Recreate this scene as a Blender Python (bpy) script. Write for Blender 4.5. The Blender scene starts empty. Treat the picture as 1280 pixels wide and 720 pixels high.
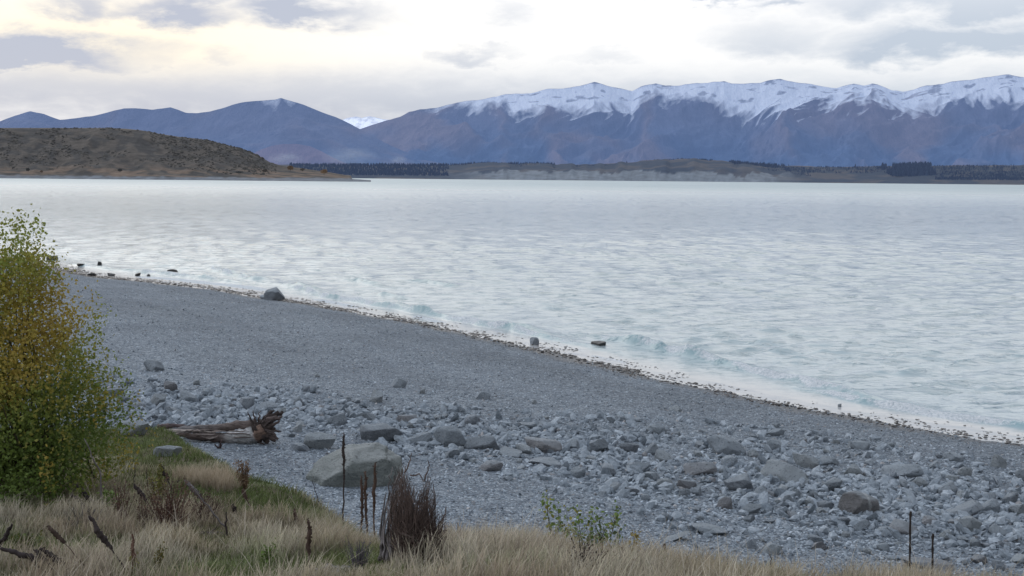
import bpy, math, random
import numpy as np
from mathutils import Matrix, Vector
R = math.radians
random.seed(7)
rng = np.random.default_rng(11)
sc = bpy.context.scene
col = sc.collection

# ------------------------------------------------------------------ camera
F = 1372.0                      # focal length in pixels of the 1280 wide photograph
CAM_H = 9.0                     # eye height above the lake (m)
PITCH, ROLL = 5.74, 0.56
cam_d = bpy.data.cameras.new("camera")
cam = bpy.data.objects.new("camera", cam_d)
col.objects.link(cam)
cam_d.sensor_width = 36.0
cam_d.lens = 36.0 * F / 1280.0
cam_d.clip_start, cam_d.clip_end = 0.1, 80000
cam.matrix_world = Matrix.Translation((0, 0, CAM_H)) @ (Matrix.Rotation(R(90 - PITCH), 4, 'X') @ Matrix.Rotation(R(ROLL), 4, 'Z'))
sc.camera = cam
CM = np.array((Matrix.Rotation(R(90 - PITCH), 3, 'X') @ Matrix.Rotation(R(ROLL), 3, 'Z')))

def rays(px, py):
    px = np.atleast_1d(np.asarray(px, float)); py = np.atleast_1d(np.asarray(py, float))
    d = np.stack([(px - 640) / F, (360 - py) / F, -np.ones_like(px)], -1) @ CM.T
    return d / d[:, 1:2]
def at(px, py, Y):
    d = rays(px, py)[0]
    return np.array([0, 0, CAM_H]) + d * Y

# ------------------------------------------------------------------ numpy helpers
def hash2(ix, iy, seed):
    n = (ix.astype(np.int64) * 374761393 + iy.astype(np.int64) * 668265263 + seed * 974634777) & 0x7fffffff
    n = ((n ^ (n >> 13)) * 1274126177) & 0x7fffffff
    n = (n ^ (n >> 16)) & 0x7fffffff
    return n / 0x7fffffff
def noise(x, y, seed=0):
    x = np.asarray(x, float); y = np.asarray(y, float) + np.zeros_like(x)
    ix = np.floor(x); iy = np.floor(y)
    fx = x - ix; fy = y - iy
    fx = fx * fx * fx * (fx * (fx * 6 - 15) + 10); fy = fy * fy * fy * (fy * (fy * 6 - 15) + 10)
    a = hash2(ix, iy, seed); b = hash2(ix + 1, iy, seed); c = hash2(ix, iy + 1, seed); d = hash2(ix + 1, iy + 1, seed)
    return (a + (b - a) * fx) * (1 - fy) + (c + (d - c) * fx) * fy
def fbm(x, y, seed=0, o=4):
    s = 0; a = 0.5; t = 0
    for k in range(o):
        s = s + a * noise(x * 2 ** k, y * 2 ** k, seed + k * 17); t += a; a *= 0.5
    return s / t
def ridged(x, y, seed=0, o=3):
    s = 0; a = 0.5; t = 0
    for k in range(o):
        s = s + a * (1 - np.abs(2 * noise(x * 2 ** k, y * 2 ** k, seed + k * 31) - 1)); t += a; a *= 0.5
    return s / t
def sstep(a, b, x):
    t = np.clip((x - a) / (b - a), 0, 1)
    return t * t * (3 - 2 * t)
def lerp(a, b, t): return a + (b - a) * t
def colmix(a, b, t):
    return np.asarray(a)[None, :] * (1 - t[:, None]) + np.asarray(b)[None, :] * t[:, None]

def mesh_np(name, V, Fs, C=None, attrs=None, smooth=False):
    me = bpy.data.meshes.new(name)
    V = np.asarray(V, np.float32)
    me.vertices.add(len(V)); me.vertices.foreach_set("co", V.ravel())
    Fs = [np.asarray(f, np.int32) for f in Fs if len(f)]
    loops = np.concatenate([f.ravel() for f in Fs])
    tot = np.concatenate([np.full(len(f), f.shape[1], np.int32) for f in Fs])
    start = np.concatenate([[0], np.cumsum(tot)[:-1]]).astype(np.int32)
    me.loops.add(len(loops)); me.loops.foreach_set("vertex_index", loops)
    me.polygons.add(len(tot)); me.polygons.foreach_set("loop_start", start)
    me.polygons.foreach_set("use_smooth", np.full(len(tot), smooth))
    me.update(calc_edges=True)
    if C is not None:
        C = np.asarray(C, np.float32)
        if C.shape[1] == 3: C = np.concatenate([C, np.ones((len(C), 1), np.float32)], 1)
        a = me.color_attributes.new("Col", 'FLOAT_COLOR', 'POINT'); a.data.foreach_set("color", C.ravel())
    for k, v in (attrs or {}).items():
        a = me.attributes.new(k, 'FLOAT', 'POINT'); a.data.foreach_set("value", np.asarray(v, np.float32))
    return me
def link(name, me, mat, parent=None):
    o = bpy.data.objects.new(name, me); col.objects.link(o)
    if mat is not None:
        me.materials.clear(); me.materials.append(mat)
    if parent is not None: o.parent = parent
    return o
def tag(o, label=None, cat=None, group=None, kind=None):
    if label: o['label'] = label
    if cat: o['category'] = cat
    if group: o['group'] = group
    if kind: o['kind'] = kind
    return o
def empty(name, loc):
    o = bpy.data.objects.new(name, None); o.empty_display_size = 0.2
    o.location = loc; col.objects.link(o); return o

class MB:
    """collects pieces of ONE mesh"""
    def __init__(s): s.V = []; s.Q = []; s.T = []; s.C = []; s.n = 0
    def add(s, V, Q=None, T=None, C=(1, 1, 1)):
        V = np.asarray(V, float)
        C = np.asarray(C, float)
        if C.ndim == 1: C = np.repeat(C[None, :], len(V), 0)
        if Q is not None and len(Q): s.Q.append(np.asarray(Q) + s.n)
        if T is not None and len(T): s.T.append(np.asarray(T) + s.n)
        s.V.append(V); s.C.append(C); s.n += len(V)
    def tube(s, P, rad, sides=5, C=(1, 1, 1), bump=0.0):
        P = np.asarray(P, float); n = len(P)
        rad = np.asarray(rad, float) + np.zeros(n)
        t = np.gradient(P, axis=0); t /= np.linalg.norm(t, axis=1, keepdims=True) + 1e-9
        ref = np.array([0.31, 0.9, 0.2]) if abs(t[0, 1]) < 0.85 else np.array([1.0, 0, 0.1])
        a = np.cross(t, ref); a /= np.linalg.norm(a, axis=1, keepdims=True) + 1e-9
        b = np.cross(t, a)
        ang = np.arange(sides) * 2 * math.pi / sides
        rr = rad[:, None] * (1 + bump * (rng.random((n, sides)) - 0.5) * 2)
        V = P[:, None, :] + rr[:, :, None] * (np.cos(ang)[None, :, None] * a[:, None, :] + np.sin(ang)[None, :, None] * b[:, None, :])
        V = V.reshape(-1, 3)
        i = np.arange(n - 1)[:, None] * sides; j = np.arange(sides)[None, :]; j2 = (j + 1) % sides
        Q = np.stack([i + j, i + j2, i + sides + j2, i + sides + j], -1).reshape(-1, 4)
        V = np.concatenate([V, P[:1], P[-1:]])
        k = np.arange(sides); k2 = (k + 1) % sides
        T = np.concatenate([np.stack([np.full(sides, n * sides), k2, k], -1),
                            np.stack([np.full(sides, n * sides + 1), (n - 1) * sides + k, (n - 1) * sides + k2], -1)])
        C = np.asarray(C, float)
        if C.ndim == 2: C = np.concatenate([np.repeat(C, sides, 0), C[:1], C[-1:]])
        s.add(V, Q, T, C)
    def leaves(s, cen, size, C, up=0.0):
        """diamond leaves folded a little along the midrib"""
        n = len(cen)
        d = rng.normal(size=(n, 3)); d[:, 2] += up; d /= np.linalg.norm(d, axis=1, keepdims=True)
        e = rng.normal(size=(n, 3)); e -= (e * d).sum(1, keepdims=True) * d; e /= np.linalg.norm(e, axis=1, keepdims=True)
        nrm = np.cross(d, e)
        L = np.asarray(size)[:, None] + np.zeros((n, 1)); W = L * 0.36
        p0 = cen; p2 = cen + d * L
        m = cen + d * L * 0.45
        p1 = m + e * W + nrm * W * 0.3; p3 = m - e * W + nrm * W * 0.3
        V = np.stack([p0, p1, p2, p3], 1).reshape(-1, 3)
        b = np.arange(n)[:, None] * 4
        T = np.concatenate([b + np.array([[0, 1, 2]]), b + np.array([[0, 2, 3]])])
        s.add(V, None, T, np.repeat(C, 4, 0))
    def build(s, name, mat, parent=None, smooth=False, origin=None):
        V = np.concatenate(s.V); C = np.concatenate(s.C)
        if origin is not None: V = V - np.asarray(origin)
        Fs = []
        if s.Q: Fs.append(np.concatenate(s.Q))
        if s.T: Fs.append(np.concatenate(s.T))
        return link(name, mesh_np(name, V, Fs, C, smooth=smooth), mat, parent)

# ------------------------------------------------------------------ materials
class NT:
    def __init__(s, name):
        s.m = bpy.data.materials.new(name); s.m.use_nodes = True
        s.t = s.m.node_tree; s.t.nodes.clear()
        s.out = s.n('ShaderNodeOutputMaterial')
    def n(s, ty, ins=None, **kw):
        nd = s.t.nodes.new(ty)
        for k, v in kw.items(): setattr(nd, k, v)
        for k, v in (ins or {}).items():
            if isinstance(v, bpy.types.NodeSocket): s.t.links.new(v, nd.inputs[k])
            else: nd.inputs[k].default_value = v
        return nd
    def math(s, op, a, b=0.0, clamp=False):
        return s.n('ShaderNodeMath', {0: a, 1: b}, operation=op, use_clamp=clamp).outputs[0]
    def mix(s, f, a, b, blend='MIX'):
        def c(v): return v if isinstance(v, bpy.types.NodeSocket) else (tuple(v) + (1,))[:4]
        nd = s.n('ShaderNodeMix', data_type='RGBA', blend_type=blend)
        for k, v in ((0, f), (6, c(a)), (7, c(b))):
            if isinstance(v, bpy.types.NodeSocket): s.t.links.new(v, nd.inputs[k])
            else: nd.inputs[k].default_value = v
        return nd.outputs[2]
    def noise(s, vec, scale, detail=3, rough=0.55, dist=0.0):
        nd = s.n('ShaderNodeTexNoise', {'Vector': vec, 'Scale': scale, 'Detail': detail, 'Roughness': rough, 'Distortion': dist})
        return nd.outputs['Fac']
    def ramp(s, f, stops):
        nd = s.n('ShaderNodeValToRGB', {'Fac': f})
        e = nd.color_ramp.elements
        while len(e) < len(stops): e.new(0.5)
        for k, (p, c) in enumerate(stops):
            e[k].position = p; e[k].color = tuple(c) + (1,) if len(c) == 3 else c
        return nd.outputs[0]
    def maprange(s, v, a, b, c=0.0, d=1.0):
        return s.n('ShaderNodeMapRange', {'Value': v, 'From Min': a, 'From Max': b, 'To Min': c, 'To Max': d}).outputs[0]
    def attr(s, name, vec=False):
        return s.n('ShaderNodeAttribute', attribute_name=name).outputs['Color' if vec else 'Fac']
    def bump(s, h, dist, strength=1.0, normal=None):
        ins = {'Height': h, 'Distance': dist, 'Strength': strength}
        if normal is not None: ins['Normal'] = normal
        return s.n('ShaderNodeBump', ins).outputs[0]
    def done(s, shader, disp=None):
        s.t.links.new(shader, s.out.inputs['Surface']); return s.m
    def pbr(s, color, rough=0.9, normal=None, spec=0.3, **kw):
        ins = {'Base Color': color if isinstance(color, bpy.types.NodeSocket) else tuple(color) + (1,), 'Roughness': rough, 'Specular IOR Level': spec}
        if normal is not None: ins['Normal'] = normal
        ins.update(kw)
        return s.n('ShaderNodeBsdfPrincipled', ins).outputs[0]
    def obj(s): return s.n('ShaderNodeTexCoord').outputs['Object']
    def pos(s): return s.n('ShaderNodeNewGeometry').outputs['Position']

def mat_gravel():
    t = NT("gravel"); p = t.pos()
    w = t.attr("wet")
    cells = []
    hs = []
    for sc_ in (7.0, 17.0, 38.0):
        v = t.n('ShaderNodeTexVoronoi', {'Vector': p, 'Scale': sc_, 'Randomness': 1.0})
        cells.append(t.n('ShaderNodeSeparateColor', {0: v.outputs['Color']}).outputs[0]); hs.append(v.outputs['Distance'])
    f = t.math('ADD', t.math('MULTIPLY', cells[0], 0.40), t.math('ADD', t.math('MULTIPLY', cells[1], 0.42), t.math('MULTIPLY', cells[2], 0.18)))
    c = t.ramp(f, [(0.18, (0.14, 0.165, 0.195)), (0.48, (0.27, 0.312, 0.362)), (0.66, (0.34, 0.387, 0.438)), (0.84, (0.54, 0.59, 0.64))])
    big = t.noise(p, 0.23, 4, 0.6)
    c = t.mix(t.maprange(big, 0.35, 0.68, 0.0, 0.35), c, (0.17, 0.20, 0.245))
    c = t.mix(t.maprange(hs[1], 0.25, 0.62, 0.0, 0.55), c, (0.05, 0.055, 0.063))
    rg = t.attr('ridge')
    c = t.mix(1.0, c, t.n('ShaderNodeCombineColor', {0: rg, 1: rg, 2: rg}).outputs[0], 'MULTIPLY')
    c = t.mix(w, c, (0.055, 0.056, 0.06))
    h = t.math('SUBTRACT', 1.0, t.math('ADD', t.math('MULTIPLY', hs[0], 0.6), t.math('MULTIPLY', hs[1], 0.5)))
    h = t.math('ADD', h, t.math('MULTIPLY', cells[0], 0.45))
    b = t.bump(h, 0.07, 0.9)
    r = t.maprange(w, 0, 1, 0.92, 0.25)
    return t.done(t.pbr(c, r, b, 0.3))

def mat_rock(name, c0, c1, vein=0.0, wet=False, scale=1.0, top=(0.37, 0.41, 0.45)):
    t = NT(name); o = t.obj(); p = t.pos()
    inf = t.n('ShaderNodeObjectInfo').outputs['Random']
    n1 = t.noise(p, 5.0 * scale, 6, 0.65); n2 = t.noise(p, 1.3 * scale, 3, 0.5, 0.6)
    f = t.math('ADD', t.math('MULTIPLY', n1, 0.5), t.math('MULTIPLY', n2, 0.5))
    c = t.mix(t.maprange(f, 0.34, 0.66), c0, c1)
    k = t.maprange(inf, 0, 1, 0.72, 1.22)
    c = t.mix(1.0, c, t.n('ShaderNodeCombineColor', {0: k, 1: k, 2: k}).outputs[0], 'MULTIPLY')
    # upper faces shift to a paler tone in patches
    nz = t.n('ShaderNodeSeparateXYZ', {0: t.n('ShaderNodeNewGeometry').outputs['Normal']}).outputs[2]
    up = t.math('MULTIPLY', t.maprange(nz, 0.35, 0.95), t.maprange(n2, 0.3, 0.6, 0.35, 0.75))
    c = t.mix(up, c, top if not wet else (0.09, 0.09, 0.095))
    spots = t.noise(p, 16 * scale, 2, 0.5)
    c = t.mix(t.maprange(spots, 0.60, 0.72, 0, 0.5), c, (0.06, 0.06, 0.06))
    if vein:
        ox = t.n('ShaderNodeSeparateXYZ', {0: o}).outputs
        q = t.math('ADD', t.math('SUBTRACT', ox[0], 0.27), t.math('ADD', t.math('MULTIPLY', ox[2], 0.35), t.math('MULTIPLY', t.math('SUBTRACT', n1, 0.5), 0.25)))
        c = t.mix(t.math('MULTIPLY', t.maprange(t.math('ABSOLUTE', q), 0.055, 0.02), t.maprange(n2, 0.35, 0.55, 0.2, vein)), c, (0.55, 0.56, 0.57))
    vo = t.n('ShaderNodeTexVoronoi', {'Vector': p, 'Scale': 3.2 * scale}).outputs['Distance']
    h = t.math('ADD', t.math('ADD', t.noise(p, 4.0 * scale, 8, 0.72), t.math('MULTIPLY', vo, 0.5)), t.math('MULTIPLY', t.noise(p, 24.0 * scale, 4, 0.6), 0.3))
    return t.done(t.pbr(c, 0.35 if wet else 0.88, t.bump(h, 0.16 / scale, 1.0), 0.4 if wet else 0.25))

def mat_col(name, rough=0.85, var=0.35, scale=9.0, bump=0.0, trans=0.0, spec=0.2, bscale=(1, 1, 1)):
    """colour attribute of the mesh with fine procedural variation"""
    t = NT(name); p = t.pos()
    pv = t.n('ShaderNodeMapping', {'Vector': p, 'Scale': bscale}).outputs[0]
    c = t.attr("Col", True)
    f = t.noise(pv, scale, 4, 0.6)
    k = t.maprange(f, 0.3, 0.7, 1 - var, 1 + var)
    c = t.mix(1.0, c, t.n('ShaderNodeCombineColor', {0: k, 1: k, 2: k}).outputs[0], 'MULTIPLY')
    nrm = t.bump(t.noise(pv, scale * 1.7, 5, 0.65), bump, 0.9) if bump else None
    s = t.pbr(c, rough, nrm, spec)
    if trans:
        tr = t.n('ShaderNodeBsdfTranslucent', {'Color': c}).outputs[0]
        s = t.n('ShaderNodeMixShader', {0: trans, 1: s, 2: tr}).outputs[0]
    return t.done(s)

def mat_water():
    t = NT("lake_water"); p = t.pos()
    foam = t.attr("foam"); shallow = t.attr("shallow"); dist = t.attr("far")
    m1 = t.n('ShaderNodeMapping', {'Vector': p, 'Scale': (0.62, 1.0, 1.0), 'Rotation': (0, 0, R(8))}).outputs[0]
    m2 = t.n('ShaderNodeMapping', {'Vector': p, 'Scale': (0.50, 1.0, 1.0), 'Rotation': (0, 0, R(-14))}).outputs[0]
    a = t.noise(m1, 2.6, 4, 0.6, 0.4)
    b = t.noise(m2, 0.55, 3, 0.55, 0.5)
    cc = t.noise(m1, 0.16, 3, 0.5, 0.3)
    a2 = t.noise(m1, 7.0, 3, 0.6, 0.3)
    a = t.math('ADD', a, t.math('MULTIPLY', a2, 0.30))
    h = t.math('ADD', t.math('MULTIPLY', a, 0.13), t.math('ADD', t.math('MULTIPLY', b, 0.20), t.math('MULTIPLY', cc, 0.22)))
    calm = t.math('MULTIPLY', t.maprange(shallow, 0, 1, 1.0, 0.25), t.maprange(dist, 0, 1, 1.0, 0.55))
    m3 = t.n('ShaderNodeMapping', {'Vector': p, 'Scale': (0.45, 1.0, 1.0), 'Rotation': (0, 0, R(-5))}).outputs[0]
    pk1 = t.maprange(t.noise(m3, 2.0, 3, 0.6, 0.6), 0.575, 0.66); pk2 = t.maprange(t.noise(m1, 0.55, 4, 0.65, 0.8), 0.565, 0.64)
    pk = t.math('MAXIMUM', t.math('MULTIPLY', pk1, t.maprange(pk2, 0, 1, 0.35, 1.0)), t.math('MULTIPLY', pk2, 0.5))
    pk = t.math('MULTIPLY', pk, t.maprange(shallow, 0, 0.8, 1.0, 0.1))
    h = t.math('ADD', h, t.math('MULTIPLY', pk, 0.24))
    nb = t.n('ShaderNodeBump', {'Height': h, 'Distance': 0.33, 'Strength': calm}).outputs[0]
    patch = t.noise(t.n('ShaderNodeMapping', {'Vector': p, 'Scale': (0.35, 1, 1)}).outputs[0], 0.02, 3, 0.5)
    c = t.mix(t.maprange(patch, 0.35, 0.65), (0.43, 0.52, 0.55), (0.49, 0.565, 0.585))
    c = t.mix(t.math('MULTIPLY', t.attr('crest'), 0.85), c, (0.20, 0.34, 0.38))  # teal light through thin wave crests painted into the base colour
    c = t.mix(t.math('MULTIPLY', t.math('SUBTRACT', shallow, t.attr('crest'), True), 0.75), c, (0.46, 0.44, 0.44))
    c = t.mix(pk, c, (0.115, 0.23, 0.275))  # dark faces of small ripples painted into the base colour
    # gust lines and chop as painted dark wave faces, wider the farther out they lie
    g1 = t.maprange(t.noise(t.n('ShaderNodeMapping', {'Vector': p, 'Scale': (0.42, 0.20, 1), 'Rotation': (0, 0, R(-4))}).outputs[0], 1.0, 4, 0.65, 0.6), 0.53, 0.64)
    g2 = t.maprange(t.noise(t.n('ShaderNodeMapping', {'Vector': p, 'Scale': (0.13, 0.040, 1), 'Rotation': (0, 0, R(3))}).outputs[0], 1.0, 4, 0.65, 0.6), 0.53, 0.66)
    g3 = t.maprange(t.noise(t.n('ShaderNodeMapping', {'Vector': p, 'Scale': (0.020, 0.0035, 1)}).outputs[0], 1.0, 4, 0.6, 0.5), 0.50, 0.66)
    mid = t.attr('mid')
    gg = t.math('MAXIMUM', t.math('MULTIPLY', g1, mid), t.math('MAXIMUM', t.math('MULTIPLY', g2, t.math('MULTIPLY', dist, 0.8)), t.math('MULTIPLY', g3, t.math('MULTIPLY', dist, 0.7))))
    gg = t.math('MULTIPLY', gg, t.maprange(shallow, 0, 0.6, 1.0, 0.0))
    c = t.mix(t.math('MULTIPLY', gg, 0.72), c, (0.19, 0.295, 0.335))
    fn = t.noise(p, 2.2, 5, 0.7, 0.8); fn2 = t.noise(p, 9.0, 4, 0.7)
    fsum = t.math('ADD', t.math('MULTIPLY', fn, 0.65), t.math('MULTIPLY', fn2, 0.35))
    thr = t.math('SUBTRACT', 1.02, t.math('MULTIPLY', foam, 0.95))
    fmask = t.n('ShaderNodeMapRange', {'Value': t.math('SUBTRACT', fsum, thr), 'From Min': -0.14, 'From Max': 0.06, 'To Min': 0.0, 'To Max': 1.0}).outputs[0]
    fmask = t.math('MULTIPLY', fmask, t.math('GREATER_THAN', foam, 0.02))
    water = t.pbr(c, t.math('ADD', t.maprange(dist, 0, 1, 0.12, 0.46), t.math('MULTIPLY', gg, -0.08)), nb, 0.5, IOR=1.33)
    fo = t.pbr(t.mix(t.maprange(fn2, 0.35, 0.6), (0.50, 0.56, 0.60), (0.82, 0.84, 0.87)), 0.8, t.bump(fn2, 0.10, 1.0), 0.2)
    return t.done(t.n('ShaderNodeMixShader', {0: fmask, 1: water, 2: fo}).outputs[0])

def mat_land(name, air, air_s, var=0.25, scale=0.01, rough=0.95, stretch=(1, 1, 1), bump=0.0):
    """distant land: attribute colour, procedural variation, plus the constant blue air-light of many km of haze"""
    t = NT(name); p = t.pos()
    pv = t.n('ShaderNodeMapping', {'Vector': p, 'Scale': stretch}).outputs[0]
    c = t.attr("Col", True)
    k = t.maprange(t.noise(pv, scale, 7, 0.65), 0.3, 0.7, 1 - var, 1 + var)
    c = t.mix(1.0, c, t.n('ShaderNodeCombineColor', {0: k, 1: k, 2: k}).outputs[0], 'MULTIPLY')
    nrm = t.bump(t.noise(pv, scale * 2.0, 6, 0.65), bump, 0.8) if bump else None
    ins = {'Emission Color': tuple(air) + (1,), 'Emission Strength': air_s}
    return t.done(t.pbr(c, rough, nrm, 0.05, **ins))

def mat_mountain(name, air, air_s, var=0.2):
    t = NT(name); p = t.pos()
    c = t.attr("Col", True); snow = t.attr("snow")
    pv = t.n('ShaderNodeMapping', {'Vector': p, 'Scale': (1.0, 0.35, 0.45)}).outputs[0]
    n1 = t.noise(pv, 0.0045, 8, 0.62, 0.3)
    k = t.maprange(n1, 0.3, 0.7, 1 - var, 1 + var)
    c = t.mix(1.0, c, t.n('ShaderNodeCombineColor', {0: k, 1: k, 2: k}).outputs[0], 'MULTIPLY')
    n2 = t.noise(pv, 0.012, 7, 0.68, 0.5)
    sm = t.maprange(t.math('ADD', snow, t.math('MULTIPLY', t.math('SUBTRACT', n2, 0.5), 0.6)), 0.30, 0.90)
    c = t.mix(sm, c, (0.68, 0.70, 0.76))
    b = t.bump(t.noise(pv, 0.006, 8, 0.68), 150.0, 1.0)
    em = t.mix(sm, air, tuple(x * 1.25 for x in air))  # haze air-light painted as emission, a little stronger over snow
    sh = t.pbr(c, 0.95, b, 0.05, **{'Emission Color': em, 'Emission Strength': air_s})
    return t.done(sh)

M = dict(
    gravel=mat_gravel(),
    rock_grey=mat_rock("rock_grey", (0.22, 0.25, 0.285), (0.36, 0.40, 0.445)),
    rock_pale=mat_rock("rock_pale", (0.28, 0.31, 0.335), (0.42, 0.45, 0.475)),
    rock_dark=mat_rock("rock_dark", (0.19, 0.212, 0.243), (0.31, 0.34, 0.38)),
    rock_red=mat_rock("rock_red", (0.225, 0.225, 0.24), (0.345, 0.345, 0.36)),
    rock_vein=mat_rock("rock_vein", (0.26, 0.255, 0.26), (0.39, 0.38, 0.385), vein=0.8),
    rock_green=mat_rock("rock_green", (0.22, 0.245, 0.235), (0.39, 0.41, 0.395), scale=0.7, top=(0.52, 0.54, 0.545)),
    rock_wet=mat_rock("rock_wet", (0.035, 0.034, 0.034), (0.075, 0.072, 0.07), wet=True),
    stone=mat_col("stone", 0.9, 0.25, 14, 0.02),
    grass=mat_col("grass_blades", 0.8, 0.18, 3.0, trans=0.25),
    leaf=mat_col("leaf", 0.6, 0.2, 6.0, trans=0.35, spec=0.35),
    twig=mat_col("twig", 0.9, 0.35, 14, 0.0),
    wood=mat_col("weathered_wood", 0.85, 0.55, 5.0, 0.03, bscale=(1.2, 4, 7)),
    wood_up=mat_col("upright_wood", 0.9, 0.55, 5.0, 0.03, bscale=(8, 8, 1.0)),
    soil=mat_col("soil", 0.95, 0.4, 3.0, 0.06),
    water=mat_water(),
)

# ------------------------------------------------------------------ terrain functions (z = 0 is the lake)
SH = np.array([(-900, 258), (-500, 277), (-250, 296), (-60, 314), (60, 330), (130, 345), (213, 353), (300, 363), (345, 371), (420, 382), (520, 399),
               (600, 415), (650, 426), (700, 437), (760, 451), (830, 467), (900, 482), (960, 495), (1040, 511), (1120, 524), (1200, 536),
               (1280, 547), (1400, 563), (1600, 592), (1900, 640)], float)
_d = rays(SH[:, 0], SH[:, 1])
SHW = _d[:, :2] * (-CAM_H / _d[:, 2:3])
e_al = np.array([-0.65, 0.76]); e_al /= np.linalg.norm(e_al)
e_ac = np.array([e_al[1], -e_al[0]])                    # towards the water
_u = SHW @ e_al; _v = SHW @ e_ac; _o = np.argsort(_u); SU, SV = _u[_o], _v[_o]
def shore(x, y):
    u = x * e_al[0] + y * e_al[1]; v = x * e_ac[0] + y * e_ac[1]
    vs = np.interp(u, SU, SV) + 0.35 * (noise(u / 3.1, u * 0, 5) - 0.5) + 0.25 * (noise(u / 1.1, u * 0, 6) - 0.5)
    return u, vs - v                                    # along-shore, distance inland
BS = np.array([-400, -60, -5, 0, 1.6, 4, 12, 26, 32, 60, 200.]); BZ = np.array([-12, -3, -0.28, 0, 0.06, 0.26, 0.95, 2.0, 2.35, 3.5, 6.])
def beach_z(x, y, detail=True):
    u, s = shore(x, y)
    z = np.interp(s, BS, BZ)
    if detail:
        k = sstep(1.5, 6, s)
        z = z + k * (0.10 * (fbm(x / 5.0, y / 5.0, 3, 3) - 0.5) + 0.07 * (noise(s / 2.3, u / 30, 9) - 0.5) + 0.05 * (noise(x / .9, y / .9, 12) - 0.5))
    return z
EP = np.array([(-400, 26), (150, 26), (200, 24.5), (240, 21.5), (290, 18), (350, 16.5), (430, 15.2), (470, 12.9), (560, 12.1), (800, 11.8), (1280, 11.4), (2000, 11)], float)
def bank_z(x, y, detail=True):
    yy = np.maximum(y, 0.5); th = x / yy
    zl = -3.9 - 0.158 * (y - 12); zr = -4.14 - 0.29 * (y - 12) - 0.085 * np.clip(x, 0, 8)
    zt = lerp(zl, zr, sstep(-0.27, -0.12, th))
    zt = np.minimum(zt, -1.75)
    ye = np.interp(th, (EP[:, 0] - 640) / F, EP[:, 1])
    d = (y - ye)
    zt = zt - 0.62 * 0.45 * np.log1p(np.exp(np.clip(d / 0.45, -30, 30)))
    zt = zt + 0.20 * np.exp(-((x + 3.05) / 0.95) ** 2 - ((y - 15.2) / 0.8) ** 2)
    zt = zt + 0.16 * np.exp(-((x + 7.6) / 1.6) ** 2 - ((y - 23.6) / 1.5) ** 2)
    if detail:
        zt = zt + 0.12 * (fbm(x / 1.6, y / 1.6, 21, 3) - 0.5)
    return CAM_H + zt
def ground_z(x, y, detail=True): return np.maximum(beach_z(x, y, detail), bank_z(x, y, detail))
def hit(px, py, fn=ground_z):
    """where the sight lines through picture points meet the ground"""
    d = rays(px, py); n = len(d)
    out = np.full((n, 3), np.nan)
    Ys = 5.0 * (60.0) ** (np.arange(520) / 519.0)
    for i0 in range(0, n, 4000):
        dd = d[i0:i0 + 4000]
        X = dd[:, 0:1] * Ys; Z = CAM_H + dd[:, 2:3] * Ys
        G = fn(X, np.broadcast_to(Ys, X.shape), False)
        below = Z < G
        k = np.argmax(below, 1); ok = below.any(1) & (k > 0)
        k = np.maximum(k, 1); r = np.arange(len(dd))
        a = Z[r, k - 1] - G[r, k - 1]; b = Z[r, k] - G[r, k]
        t = a / (a - b + 1e-12); Y = Ys[k - 1] + t * (Ys[k] - Ys[k - 1])
        P = np.stack([dd[:, 0] * Y, Y, fn(dd[:, 0] * Y, Y, True)], -1)
        P[~ok] = np.nan
        out[i0:i0 + 4000] = P
    return out
def hit1(px, py, fn=ground_z): return hit([px], [py], fn)[0]

def grid(X, Y, Z, keep=None):
    nr, nc = X.shape
    V = np.stack([X, Y, Z], -1).reshape(-1, 3)
    i = np.arange(nr - 1)[:, None] * nc + np.arange(nc - 1)[None, :]
    Q = np.stack([i, i + 1, i + nc + 1, i + nc], -1).reshape(-1, 4)
    if keep is not None:
        kv = keep.ravel(); Q = Q[kv[Q].any(1)]
        used = np.zeros(len(V), bool); used[Q.ravel()] = True
        remap = np.cumsum(used) - 1
        return V[used], remap[Q], used
    return V, Q, np.ones(len(V), bool)

def ridge_tone(u, s):
    return 0.70 + 0.58 * (0.6 * fbm(s / 3.0 + 0.6 * fbm(u / 14, s / 9, 46, 2), u / 40, 45, 3) + 0.4 * fbm(u / 4, s / 2.5, 47, 3)) + 0.08 * sstep(12, 24, s)
# beach
Yr = 6.0 * (70.0) ** (np.arange(430) / 429.0)
Tc = np.linspace(-1.05, 1.05, 620)
X, Y = Yr[:, None] * Tc[None, :], np.repeat(Yr[:, None], len(Tc), 1)
Z = beach_z(X, Y)
V, Q, used = grid(X, Y, Z)
u_, s_ = shore(V[:, 0], V[:, 1])
wet = (1 - sstep(1.2, 3.0, s_ + 0.9 * (noise(u_ / 1.3, s_ / 1.3, 44) - 0.5))) * 0.95
tag(link("pebble_beach", mesh_np("pebble_beach", V, [Q], attrs={"wet": wet, "ridge": ridge_tone(u_, s_)}, smooth=True), M['gravel']), kind='structure')

# grass bank
gx = np.linspace(-32, 24, 420); gy = np.linspace(-14, 34, 380)
X, Y = np.meshgrid(gx, gy)
Z = bank_z(X, Y)
V, Q, used = grid(X, Y, Z, Z > beach_z(X, Y) - 0.25)
f = fbm(V[:, 0] / 1.1, V[:, 1] / 1.1, 61)
C = colmix((0.10, 0.085, 0.055), (0.085, 0.10, 0.04), sstep(0.4, 0.6, f))
tag(link("grassy_bank", mesh_np("grassy_bank", V, [Q], C, smooth=True), M['soil']), kind='structure')

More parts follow.
